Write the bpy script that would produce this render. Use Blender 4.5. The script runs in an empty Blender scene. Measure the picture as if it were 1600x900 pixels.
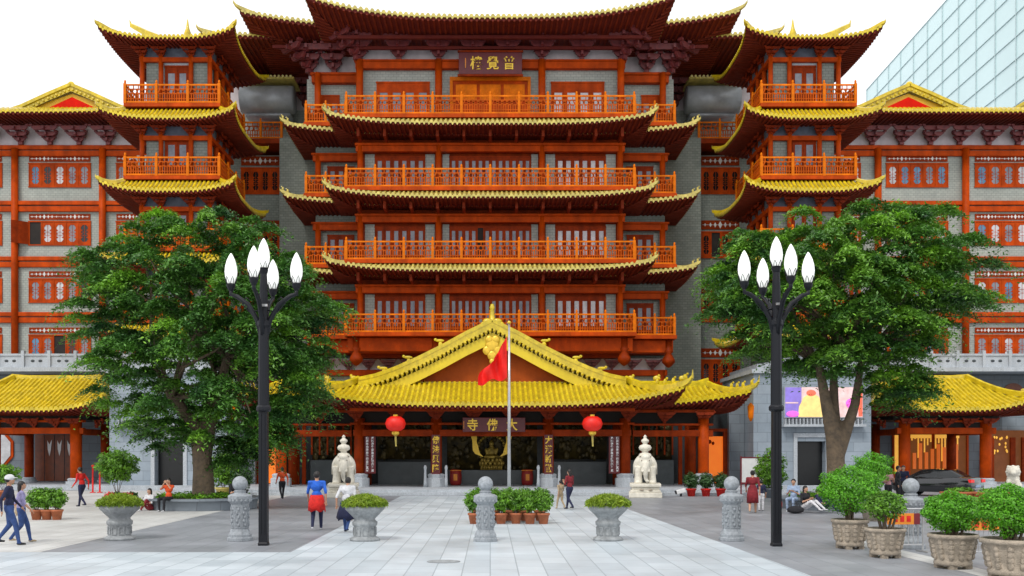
import bpy, math, random
import numpy as np
from mathutils import Vector, Matrix, Quaternion
random.seed(7); np.random.seed(7)
PI = math.pi
SC = bpy.context.scene
COL = SC.collection
# ------------------------------------------------------------------ camera
F = 1500.0; CH = 2.35; VX = 766.0; HY = 707.0        # focal length in px, eye height, vanishing point
cam = bpy.data.cameras.new("camera"); camo = bpy.data.objects.new("camera", cam); COL.objects.link(camo)
camo.location = (0, 0, CH); camo.rotation_euler = (PI/2, 0, 0)
cam.sensor_width = 36; cam.lens = F*36/1600
cam.shift_x = (800-VX)/1600; cam.shift_y = (HY-450)/1600
cam.clip_start = .1; cam.clip_end = 3000
SC.camera = camo
# ------------------------------------------------------------------ world, sun, exposure
w = bpy.data.worlds.new("World"); SC.world = w; w.use_nodes = True
nt = w.node_tree; nt.nodes.clear()
SUN_EL, SUN_AZ = math.radians(52), math.radians(205)   # azimuth clockwise from +Y: behind the camera, a little left
sky = nt.nodes.new('ShaderNodeTexSky'); sky.sky_type = 'NISHITA'; sky.sun_disc = False
sky.sun_elevation = SUN_EL; sky.sun_rotation = SUN_AZ
cl = nt.nodes.new('ShaderNodeVectorMath'); cl.operation = 'SCALE'; cl.inputs[0].default_value = (1, 1, 1.01); cl.inputs['Scale'].default_value = 10.5
mx = nt.nodes.new('ShaderNodeMix'); mx.data_type = 'RGBA'; mx.inputs[0].default_value = .85    # cloud cover over the sky
bg = nt.nodes.new('ShaderNodeBackground'); bg.inputs['Strength'].default_value = .12
ow = nt.nodes.new('ShaderNodeOutputWorld')
nt.links.new(sky.outputs[0], mx.inputs[6]); nt.links.new(cl.outputs[0], mx.inputs[7])
nt.links.new(mx.outputs[2], bg.inputs['Color']); nt.links.new(bg.outputs[0], ow.inputs[0])
sl = bpy.data.lights.new("sun", 'SUN'); sl.energy = 1.5; sl.angle = math.radians(14); sl.color = (1, .96, .9)
so = bpy.data.objects.new("sun", sl); COL.objects.link(so)
sd = Vector((math.sin(SUN_AZ)*math.cos(SUN_EL), math.cos(SUN_AZ)*math.cos(SUN_EL), math.sin(SUN_EL)))
so.rotation_euler = sd.to_track_quat('Z', 'Y').to_euler(); so.location = (0, -20, 60)
SC.view_settings.view_transform = 'Standard'; SC.view_settings.look = 'None'
SC.view_settings.gamma = 1; SC.view_settings.use_curve_mapping = False; SC.view_settings.exposure = 0.15
SC.cycles.max_bounces = 6; SC.cycles.diffuse_bounces = 3; SC.cycles.glossy_bounces = 3
SC.cycles.transparent_max_bounces = 6
# ------------------------------------------------------------------ materials
M = {}
def mat(name, col, rough=.6, var=.12, scale=3.0, bump=0.0, bscale=None, metal=0, coat=0, spec=.5, emit=None, es=0, col2=None, island=0, trans=0, dirt=0):
    m = bpy.data.materials.new(name); m.use_nodes = True; n = m.node_tree; N = n.nodes; L = n.links
    b = N['Principled BSDF']; b.inputs['Roughness'].default_value = rough; b.inputs['Metallic'].default_value = metal
    b.inputs['Coat Weight'].default_value = coat; b.inputs['Specular IOR Level'].default_value = spec
    c = Vector(col); d = Vector(col2) if col2 else c*(1-var*2)
    tc = N.new('ShaderNodeTexCoord')
    no = N.new('ShaderNodeTexNoise'); no.inputs['Scale'].default_value = scale; no.inputs['Detail'].default_value = 6; no.inputs['Roughness'].default_value = .65
    L.new(tc.outputs['Object'], no.inputs['Vector'])
    rp = N.new('ShaderNodeValToRGB'); rp.color_ramp.elements[0].position = .32; rp.color_ramp.elements[1].position = .68
    rp.color_ramp.elements[0].color = (*d, 1); rp.color_ramp.elements[1].color = (*(c*(1+var*.4)), 1)
    L.new(no.outputs['Fac'], rp.inputs['Fac']); out = rp.outputs['Color']
    if island:
        g = N.new('ShaderNodeNewGeometry'); hs = N.new('ShaderNodeHueSaturation')
        mr = N.new('ShaderNodeMapRange'); mr.inputs['To Min'].default_value = 1-island; mr.inputs['To Max'].default_value = 1+island
        L.new(g.outputs['Random Per Island'], mr.inputs['Value']); L.new(mr.outputs[0], hs.inputs['Value']); L.new(out, hs.inputs['Color']); out = hs.outputs['Color']
    if dirt:
        mp = N.new('ShaderNodeMapping'); mp.inputs['Scale'].default_value = (2.2, 2.2, .35); L.new(tc.outputs['Object'], mp.inputs['Vector'])
        n2 = N.new('ShaderNodeTexNoise'); n2.inputs['Scale'].default_value = 1.0; n2.inputs['Detail'].default_value = 5; L.new(mp.outputs[0], n2.inputs['Vector'])
        r2 = N.new('ShaderNodeMapRange'); r2.inputs['From Min'].default_value = .42; r2.inputs['From Max'].default_value = .7; r2.inputs['To Max'].default_value = dirt
        L.new(n2.outputs['Fac'], r2.inputs['Value'])
        mm = N.new('ShaderNodeMix'); mm.data_type = 'RGBA'; mm.inputs[7].default_value = (*(c*.45), 1)
        L.new(r2.outputs[0], mm.inputs[0]); L.new(out, mm.inputs[6]); out = mm.outputs[2]
    L.new(out, b.inputs['Base Color'])
    if bump:
        bn = N.new('ShaderNodeTexNoise'); bn.inputs['Scale'].default_value = bscale or scale*6; bn.inputs['Detail'].default_value = 4
        L.new(tc.outputs['Object'], bn.inputs['Vector'])
        bp = N.new('ShaderNodeBump'); bp.inputs['Strength'].default_value = bump; bp.inputs['Distance'].default_value = .05
        L.new(bn.outputs['Fac'], bp.inputs['Height']); L.new(bp.outputs[0], b.inputs['Normal'])
    if emit: b.inputs['Emission Color'].default_value = (*emit, 1); b.inputs['Emission Strength'].default_value = es
    if trans:
        tr = N.new('ShaderNodeBsdfTranslucent'); ms = N.new('ShaderNodeMixShader'); ms.inputs[0].default_value = trans
        L.new(out, tr.inputs['Color']); L.new(b.outputs[0], ms.inputs[1]); L.new(tr.outputs[0], ms.inputs[2]); L.new(ms.outputs[0], N['Material Output'].inputs[0])
    M[name] = m; return m
def brickmat(name, c1, c2, mortar, bw, bh, ms=.02, ground=False, rough=.8, bump=.3, stain=.25):
    m = bpy.data.materials.new(name); m.use_nodes = True; n = m.node_tree; N = n.nodes; L = n.links
    b = N['Principled BSDF']; b.inputs['Roughness'].default_value = rough
    tc = N.new('ShaderNodeTexCoord'); sx = N.new('ShaderNodeSeparateXYZ'); L.new(tc.outputs['Object'], sx.inputs[0])
    cb = N.new('ShaderNodeCombineXYZ')
    if ground: L.new(sx.outputs['Y'], cb.inputs['X']); L.new(sx.outputs['X'], cb.inputs['Y'])
    else:
        ad = N.new('ShaderNodeMath'); ad.operation = 'ADD'; L.new(sx.outputs['X'], ad.inputs[0]); L.new(sx.outputs['Y'], ad.inputs[1])
        L.new(ad.outputs[0], cb.inputs['X']); L.new(sx.outputs['Z'], cb.inputs['Y'])
    br = N.new('ShaderNodeTexBrick'); L.new(cb.outputs[0], br.inputs['Vector'])
    br.inputs['Scale'].default_value = 1; br.inputs['Brick Width'].default_value = bw; br.inputs['Row Height'].default_value = bh
    br.inputs['Mortar Size'].default_value = ms; br.inputs['Mortar Smooth'].default_value = .3; br.inputs['Bias'].default_value = 0
    br.inputs['Color1'].default_value = (*c1, 1); br.inputs['Color2'].default_value = (*c2, 1); br.inputs['Mortar'].default_value = (*mortar, 1)
    no = N.new('ShaderNodeTexNoise'); no.inputs['Scale'].default_value = .35; no.inputs['Detail'].default_value = 8; no.inputs['Roughness'].default_value = .7
    L.new(tc.outputs['Object'], no.inputs['Vector'])
    mr = N.new('ShaderNodeMapRange'); mr.inputs['From Min'].default_value = .3; mr.inputs['From Max'].default_value = .7
    mr.inputs['To Min'].default_value = 1-stain; mr.inputs['To Max'].default_value = 1+stain*.4; L.new(no.outputs['Fac'], mr.inputs['Value'])
    vm = N.new('ShaderNodeVectorMath'); vm.operation = 'SCALE'; L.new(br.outputs['Color'], vm.inputs[0]); L.new(mr.outputs[0], vm.inputs['Scale'])
    L.new(vm.outputs[0], b.inputs['Base Color'])
    bp = N.new('ShaderNodeBump'); bp.inputs['Strength'].default_value = bump; bp.inputs['Distance'].default_value = .02; bp.invert = True
    L.new(br.outputs['Fac'], bp.inputs['Height']); L.new(bp.outputs[0], b.inputs['Normal'])
    if ground:
        rr = N.new('ShaderNodeMapRange'); rr.inputs['To Min'].default_value = rough-.2; rr.inputs['To Max'].default_value = rough+.1
        L.new(no.outputs['Fac'], rr.inputs['Value']); L.new(rr.outputs[0], b.inputs['Roughness'])
    M[name] = m; return m
mat('lacquer', (.56, .066, .001), .55, .22, 1.2, spec=.12, dirt=.6)
mat('rail', (.86, .20, .002), .55, .2, 1.5, spec=.12, dirt=.5)
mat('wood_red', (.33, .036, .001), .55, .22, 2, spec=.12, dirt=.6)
mat('soffit', (.13, .019, .011), .6, .2, 2, spec=.15, col2=(.10, .013, .012))
mat('rafter', (.19, .026, .010), .6, .2, 2, spec=.15)
mat('bracket', (.19, .030, .026), .45, .2, 3, col2=(.09, .016, .024))
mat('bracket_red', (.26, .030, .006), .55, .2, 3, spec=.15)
mat('tile', (.78, .58, .016), .28, .2, 2.6, coat=.25, dirt=.45)
mat('tile_pale', (.68, .56, .13), .35, .2, 2.2, coat=.2, dirt=.5)
mat('tile_groove_shade', (.52, .36, .012), .4, .2, 2.6, dirt=.5)  # darker copy of the tile; shade between the ribs put into the colour
mat('tile_under', (.30, .22, .04), .5, .2, 3)
mat('gold', (.85, .55, .05), .3, .1, 5, metal=.35)
mat('gilded', (.42, .29, .05), .42, .3, 4, metal=.5, bump=.8, bscale=9)
mat('relief_dark', (.10, .07, .014), .45, .3, 1.6, metal=.4, col2=(.010, .011, .009), bump=1, bscale=5)
brickmat('grey_brick', (.30, .33, .29), (.24, .27, .24), (.17, .19, .17), .36, .18, .018)
brickmat('pale_brick', (.42, .45, .40), (.36, .39, .35), (.26, .28, .26), .36, .18, .018)
brickmat('granite_block', (.33, .385, .44), (.28, .335, .39), (.19, .22, .25), 1.2, .6, .015)
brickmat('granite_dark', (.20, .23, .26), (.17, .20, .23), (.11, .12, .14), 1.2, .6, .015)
brickmat('pavers', (.58, .64, .68), (.47, .53, .57), (.33, .38, .41), 1.1, .55, .014, True, .5, .12, .2)
brickmat('pavers_grey', (.30, .315, .34), (.25, .265, .29), (.17, .18, .20), .9, .6, .010, True, .5, .12, .28)
brickmat('pavers_beige', (.58, .58, .56), (.52, .52, .50), (.33, .33, .32), .9, .6, .012, True, .6, .12, .28)
mat('plaster', (.66, .60, .62), .8, .08, 1.5, dirt=.25)
mat('granite', (.36, .39, .42), .6, .2, 14, bump=.15, dirt=.5)
mat('granite_light', (.52, .56, .60), .65, .16, 16, bump=.15, dirt=.4)
mat('granite_black', (.045, .055, .06), .3, .2, 6)
mat('marble', (.84, .79, .67), .6, .12, 5, bump=.3, dirt=.35)
mat('metal_black', (.006, .007, .011), .45, .1, 5, spec=.3)
mat('metal_grey', (.42, .45, .48), .4, .15, 1.2, metal=.2)
mat('steel', (.55, .55, .55), .3, .1, 5, metal=.7)
mat('lamp_glass', (.9, .92, .88), .25, .02, 5, emit=(1, 1, .95), es=.35)
mat('glass_dark', (.015, .018, .02), .12, .2, 2)
mat('glass_mid', (.26, .27, .30), .15, .3, 1.1, col2=(.12, .13, .16))
mat('glass_pale', (.62, .62, .64), .3, .2, 1.3)  # opaque panes, the white reflection is put into their pale colour
mat('glass_blue', (.10, .26, .42), .2, .3, 2)
mat('tower_glass', (.66, .86, .87), .25, .05, .05, spec=.5)  # pale colour includes the white sky reflected in the glass
mat('tower_frame', (.50, .62, .64), .5)
mat('door_brown', (.20, .045, .012), .4, .2, 3)
mat('door_black', (.006, .007, .008), .3, .2, 3)
mat('board_dark', (.13, .012, .016), .4, .12, 3)
mat('white', (.8, .8, .8), .5, .05, 4)
mat('white_paint', (.72, .72, .70), .5, .1, 4)
mat('lantern', (.75, .012, .006), .5, .1, 4, emit=(1, .03, .01), es=.15)
mat('flag', (.90, .012, .006), .7, .08, 3)
mat('terracotta', (.50, .15, .06), .7, .2, 6, dirt=.3)
mat('urn_stone', (.36, .38, .39), .7, .22, 7, bump=.4, dirt=.5)
mat('pot_stone', (.48, .40, .31), .8, .24, 7, bump=.6, dirt=.55, col2=(.27, .23, .18))
mat('box_red', (.32, .012, .010), .5, .1, 4)
mat('soil', (.06, .04, .025), .9, .3, 10)
mat('bark', (.17, .12, .075), .85, .3, 4, bump=.9, bscale=9, col2=(.09, .068, .048))
mat('leaf_tree', (.105, .27, .028), .45, .2, .6, island=.45, trans=.3, col2=(.022, .085, .026))
mat('leaf_tree_light', (.20, .43, .024), .45, .2, .6, island=.45, trans=.3, col2=(.035, .12, .03))
mat('leaf_bright', (.12, .38, .010), .45, .2, 2, island=.4, trans=.3, col2=(.10, .34, .012))
mat('leaf_shrub', (.18, .40, .02), .45, .2, 2, island=.45, trans=.3, col2=(.06, .17, .015))
mat('leaf_lime', (.30, .40, .03), .5, .2, 3, island=.4, trans=.3, col2=(.16, .27, .02))
mat('leaf_dark', (.05, .13, .03), .45, .2, 2, island=.45, trans=.2)
mat('petal', (.7, .04, .03), .5, .2, 8, island=.3)
mat('orange_door', (.85, .24, .015), .5, .1, 2, emit=(1, .18, .01), es=.5)
mat('warm_light', (.5, .14, .03), .5, .1, 3, emit=(1, .18, .015), es=.38)
mat('warm_bulb', (.9, .6, .1), .5, .1, 3, emit=(1, .45, .06), es=.55)
mat('interior', (.10, .03, .012), .7, .3, 2, emit=(1, .3, .05), es=.10)
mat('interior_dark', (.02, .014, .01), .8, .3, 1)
mat('screen_purple', (.2, .15, .6), .4, .3, .9, emit=(.42, .30, .8), es=.38)
mat('screen_yellow', (.8, .6, .2), .4, .2, 2, emit=(1, .68, .25), es=.5)
mat('screen_red', (.7, .1, .05), .4, .2, 2, emit=(.85, .14, .08), es=.8)
mat('screen_pink', (.7, .1, .5), .4, .2, 2, emit=(.75, .14, .6), es=.7)
mat('screen_pale', (.8, .6, .6), .4, .2, 2, emit=(.9, .5, .45), es=.35)
mat('orange_panel', (.80, .27, .02), .5, .1, 3)
mat('maroon', (.18, .012, .02), .5, .1, 3)
mat('car_paint', (.008, .009, .011), .18, .1, 3, coat=1)
mat('tail_light', (.6, .01, .01), .2, .1, 3, emit=(1, .03, .02), es=.35)
mat('rubber', (.015, .015, .015), .8)
mat('skin', (.50, .27, .17), .55, .08, 8)
mat('hair', (.012, .009, .008), .5, .2, 20)
for nm, c in dict(cloth_blue=(.02, .13, .62), cloth_red=(.72, .018, .012), cloth_white=(.72, .72, .74), cloth_navy=(.014, .018, .06),
                  cloth_orange=(.75, .09, .015), cloth_maroon=(.22, .012, .02), cloth_black=(.014, .014, .018), cloth_jeans=(.03, .07, .22),
                  cloth_lilac=(.33, .30, .52), cloth_lightblue=(.35, .45, .62), cloth_beige=(.48, .36, .22), cloth_teal=(.04, .3, .42), cloth_pink=(.6, .3, .32)).items():
    mat(nm, c, .85, .2, 7, bump=.9, bscale=7)
# ------------------------------------------------------------------ builders
def base_loc(o):
    v = Vector((0, 0, 0))
    while o is not None: v += o.location; o = o.parent
    return v
def thing(name, label, cat, loc=(0, 0, 0), group=None):
    o = bpy.data.objects.new(name, None); COL.objects.link(o); o.location = loc; o.empty_display_size = .3
    o['label'] = label; o['category'] = cat
    if group: o['group'] = group
    return o
def tag(o, label=None, cat=None, group=None, kind=None):
    for k, v in (('label', label), ('category', cat), ('group', group), ('kind', kind)):
        if v: o[k] = v
    return o
def copy_tree(o, parent=None, loc=None, rz=None, label=None):
    c = o.copy(); COL.objects.link(c); c.parent = parent
    if loc is not None: c.location = loc
    if rz is not None: c.rotation_euler = (0, 0, rz)
    if label: c['label'] = label
    for ch in list(o.children): copy_tree(ch, c)
    return c
class MB:
    def __init__(s): s.v = []; s.f = []; s.m = []; s.cur = 0
    def add(s, vs, fs):
        b = len(s.v); s.v += [tuple(v) for v in vs]; s.f += [tuple(b+i for i in f) for f in fs]; s.m += [s.cur]*len(fs)
    def box(s, x0, x1, y0, y1, z0, z1):
        s.add([(x0,y0,z0),(x1,y0,z0),(x1,y1,z0),(x0,y1,z0),(x0,y0,z1),(x1,y0,z1),(x1,y1,z1),(x0,y1,z1)],
              [(3,2,1,0),(4,5,6,7),(0,1,5,4),(1,2,6,5),(2,3,7,6),(3,0,4,7)])
    def cbox(s, c, dx, dy, dz): s.box(c[0]-dx/2, c[0]+dx/2, c[1]-dy/2, c[1]+dy/2, c[2]-dz/2, c[2]+dz/2)
    def bar(s, p, q, w, h=None, up=(0, 0, 1)):
        p = Vector(p); q = Vector(q); h = h or w; d = (q-p)
        if d.length < 1e-6: return
        d.normalize(); u = Vector(up)
        if abs(d.dot(u)) > .99: u = Vector((0, 1, 0))
        a = d.cross(u).normalized(); b = a.cross(d).normalized(); a *= w/2; b *= h/2
        s.add([p-a-b, p+a-b, p+a+b, p-a+b, q-a-b, q+a-b, q+a+b, q-a+b], [(3,2,1,0),(4,5,6,7),(0,1,5,4),(1,2,6,5),(2,3,7,6),(3,0,4,7)])
    def lathe(s, prof, c=(0, 0, 0), n=20, sx=1, sy=1, rot=0):
        vs = []; fs = []
        for r, z in prof:
            for k in range(n):
                a = 2*PI*k/n+rot; vs.append((c[0]+r*sx*math.cos(a), c[1]+r*sy*math.sin(a), c[2]+z))
        m = len(prof)
        for i in range(m-1):
            for k in range(n):
                k2 = (k+1) % n; fs.append((i*n+k, i*n+k2, (i+1)*n+k2, (i+1)*n+k))
        fs.append(tuple(range(n-1, -1, -1))); fs.append(tuple((m-1)*n+k for k in range(n)))
        s.add(vs, fs)
    def tube(s, pts, rad, n=8):
        pts = [Vector(p) for p in pts]; m = len(pts)
        if not hasattr(rad, '__len__'): rad = [rad]*m
        vs = []; fs = []; a = None
        for i, p in enumerate(pts):
            d = (pts[min(i+1, m-1)]-pts[max(i-1, 0)]).normalized()
            if a is None: a = d.orthogonal().normalized()
            a = (a-d*a.dot(d)).normalized(); b = d.cross(a)
            for k in range(n):
                t = 2*PI*k/n; vs.append(p+(a*math.cos(t)+b*math.sin(t))*rad[i])
        for i in range(m-1):
            for k in range(n):
                k2 = (k+1) % n; fs.append((i*n+k, i*n+k2, (i+1)*n+k2, (i+1)*n+k))
        fs.append(tuple(range(n-1, -1, -1))); fs.append(tuple((m-1)*n+k for k in range(n)))
        s.add(vs, fs)
    def sweep(s, pts, w, h):
        """box-section sweep, w and h may be lists"""
        pts = [Vector(p) for p in pts]; m = len(pts)
        if not hasattr(w, '__len__'): w = [w]*m
        if not hasattr(h, '__len__'): h = [h]*m
        vs = []; fs = []
        for i, p in enumerate(pts):
            d = pts[min(i+1, m-1)]-pts[max(i-1, 0)]; a = Vector((d.y, -d.x, 0))
            a = a.normalized() if a.length > 1e-6 else Vector((1, 0, 0)); u = Vector((0, 0, 1))
            a = a*w[i]/2
            vs += [p-a, p+a, p+a+u*h[i]*.8, p+u*h[i], p-a+u*h[i]*.8]
        for i in range(m-1):
            for k in range(5):
                k2 = (k+1) % 5; fs.append((i*5+k, i*5+k2, (i+1)*5+k2, (i+1)*5+k))
        fs.append((4, 3, 2, 1, 0)); fs.append(tuple((m-1)*5+k for k in range(5)))
        s.add(vs, fs)
    def ell(s, c, rx, ry, rz, n=12, m=8, rot=None):
        vs = []; fs = []; c = Vector(c)
        for i in range(m+1):
            ph = PI*i/m
            for k in range(n):
                a = 2*PI*k/n; v = Vector((rx*math.sin(ph)*math.cos(a), ry*math.sin(ph)*math.sin(a), rz*math.cos(ph)))
                if rot: v.rotate(rot)
                vs.append(c+v)
        for i in range(m):
            for k in range(n):
                k2 = (k+1) % n; fs.append((i*n+k, (i+1)*n+k, (i+1)*n+k2, i*n+k2))
        s.add(vs, fs)
    def prism(s, poly, y0, y1):
        """poly in x,z extruded along y"""
        n = len(poly); s.add([(x, y0, z) for x, z in poly]+[(x, y1, z) for x, z in poly],
            [tuple(range(n)), tuple(range(2*n-1, n-1, -1))]+[(i, n+i, n+(i+1) % n, (i+1) % n) for i in range(n)])
    def build(s, name, m, parent=None, smooth=False, local=False):
        off = Vector((0, 0, 0)) if local or parent is None else base_loc(parent)
        me = bpy.data.meshes.new(name)
        me.from_pydata([(v[0]-off.x, v[1]-off.y, v[2]-off.z) for v in s.v], [], s.f)
        for k in (m if isinstance(m, (list, tuple)) else [m]): me.materials.append(M[k])
        if isinstance(m, (list, tuple)): me.polygons.foreach_set('material_index', s.m)
        if smooth: me.polygons.foreach_set('use_smooth', [True]*len(s.f))
        me.update(); o = bpy.data.objects.new(name, me); COL.objects.link(o); o.parent = parent
        return o
def soft(o, w=.02, seg=2, ang=35):
    b = o.modifiers.new('bevel', 'BEVEL'); b.width = w; b.segments = seg; b.limit_method = 'ANGLE'; b.angle_limit = math.radians(ang); return o
def gx(px, d): return (px-VX)*d/F
def gz(py, d): return CH+(HY-py)*d/F
def gd(py): return F*CH/(py-HY)
def voxel(mb, vs=.03, smooth=3):
    """one continuous surface from overlapping solids; returns a mesh"""
    me = bpy.data.meshes.new('tmp'); me.from_pydata(mb.v, [], mb.f); me.update()
    o = bpy.data.objects.new('tmp', me); COL.objects.link(o)
    r = o.modifiers.new('r', 'REMESH'); r.mode = 'VOXEL'; r.voxel_size = vs; r.use_smooth_shade = True
    if smooth: q = o.modifiers.new('s', 'SMOOTH'); q.iterations = smooth; q.factor = .5
    dg = bpy.context.evaluated_depsgraph_get(); dg.update()
    out = bpy.data.meshes.new_from_object(o.evaluated_get(dg)); bpy.data.objects.remove(o); return out
def text_obj(name, txt, size, loc, m, parent, ext=.02, sx=1, bold=.0, center=True):
    cu = bpy.data.curves.new('t', 'FONT'); cu.body = txt; cu.size = size; cu.extrude = ext; cu.offset = bold
    cu.align_x = 'CENTER'; cu.align_y = 'CENTER'
    o = bpy.data.objects.new('t', cu); COL.objects.link(o); dg = bpy.context.evaluated_depsgraph_get(); dg.update()
    me = bpy.data.meshes.new_from_object(o.evaluated_get(dg)); bpy.data.objects.remove(o)
    off = base_loc(parent); L = Vector(loc)
    co = [v.co.copy() for v in me.vertices]
    cx = (min(c.x for c in co)+max(c.x for c in co))/2 if co else 0; cz = (min(c.y for c in co)+max(c.y for c in co))/2 if co else 0
    for v in me.vertices:
        c = v.co; v.co = Vector(((c.x-cx)*sx+L.x-off.x, -c.z+L.y-off.y, (c.y-cz)+L.z-off.z))
    me.materials.clear(); me.materials.append(M[m]); ob = bpy.data.objects.new(name, me); COL.objects.link(ob); ob.parent = parent; return ob
# ------------------------------------------------------------------ foliage
def leaf_mesh(name, P, Nrm, size, m, parent, off=None, aspect=.5, bend=.25, mats=None, mi=None):
    """P centres, Nrm unit normals, size lengths: one folded diamond leaf each"""
    n = len(P); rnd = np.random.randn(n, 3); A = np.cross(Nrm, rnd); A /= np.linalg.norm(A, axis=1)[:, None]+1e-9
    B = np.cross(Nrm, A); s = size[:, None]
    v0 = P-A*s*.5; v2 = P+A*s*.5-Nrm*s*bend; v1 = P+B*s*aspect*.5-Nrm*s*.06; v3 = P-B*s*aspect*.5-Nrm*s*.06
    V = np.stack([v0, v1, v2, v3], 1).reshape(-1, 3)
    if off is None: off = base_loc(parent) if parent else Vector((0, 0, 0))
    V = V-np.array(off)
    me = bpy.data.meshes.new(name); me.vertices.add(4*n); me.vertices.foreach_set('co', V.astype(np.float32).ravel())
    me.loops.add(4*n); me.loops.foreach_set('vertex_index', np.arange(4*n, dtype=np.int32))
    me.polygons.add(n); me.polygons.foreach_set('loop_start', np.arange(0, 4*n, 4, dtype=np.int32)); me.polygons.foreach_set('loop_total', np.full(n, 4, dtype=np.int32))
    for k in (mats or [m]): me.materials.append(M[k])
    if mi is not None: me.polygons.foreach_set('material_index', mi.astype(np.int32))
    me.update(); me.validate()
    o = bpy.data.objects.new(name, me); COL.objects.link(o); o.parent = parent; return o
def shell_leaves(c, r, n, fill=.55, up=.5, lump=.12, flat_bottom=None):
    d = np.random.randn(n, 3); d /= np.linalg.norm(d, axis=1)[:, None]
    lum = 1+lump*np.sin(d[:, 0]*7+c[0]*3)*np.sin(d[:, 1]*6+c[1])+lump*np.sin(d[:, 2]*9+d[:, 0]*5)
    k = (fill+(1-fill)*np.random.rand(n)**.5)*lum
    P = np.array(c)+d*np.array(r)*k[:, None]
    N_ = d+np.random.randn(n, 3)*.5; N_[:, 2] += up; N_ /= np.linalg.norm(N_, axis=1)[:, None]
    if flat_bottom is not None: P[:, 2] = np.where(P[:, 2] < flat_bottom, flat_bottom+np.random.rand(n)*.1, P[:, 2])
    return P, N_
# ------------------------------------------------------------------ ground
def sheet(name, poly, z, m, kind='structure'):
    mb = MB(); mb.add([(x, y, z) for x, y in poly], [tuple(range(len(poly)))]); o = mb.build(name, m); o['kind'] = kind; return o
sheet('ground', [(-400, -30), (400, -30), (400, 400), (-400, 400)], 0, 'pavers_grey')
sheet('light_pavement', [(-4.7, 8), (6.1, 8), (6.1, 20.5), (5.45, 51.6), (-4.8, 51.6), (-4.7, 23)], .004, 'pavers')
sheet('front_pavement', [(-30, 8), (-4.704, 8), (-4.704, 22.6), (-30, 22.6)], .004, 'pavers')
sheet('side_pavement', [(-40, 22.604), (-10.6, 22.604), (-10.9, 59), (-40, 59)], .004, 'pavers_beige')
sheet('side_path', [(9.3, 12), (9.9, 12), (9.9, 26), (9.3, 26)], .004, 'pavers_beige')
mb = MB(); mb.lathe([(.36, 0), (.36, .012), (.30, .014)], (gx(693, 20.6), 20.6, .006), 24, 1, .8)
mc = mb.build('manhole_cover', 'urn_stone'); tag(mc, 'round metal manhole cover in the light pavement in front', 'manhole cover')
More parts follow.
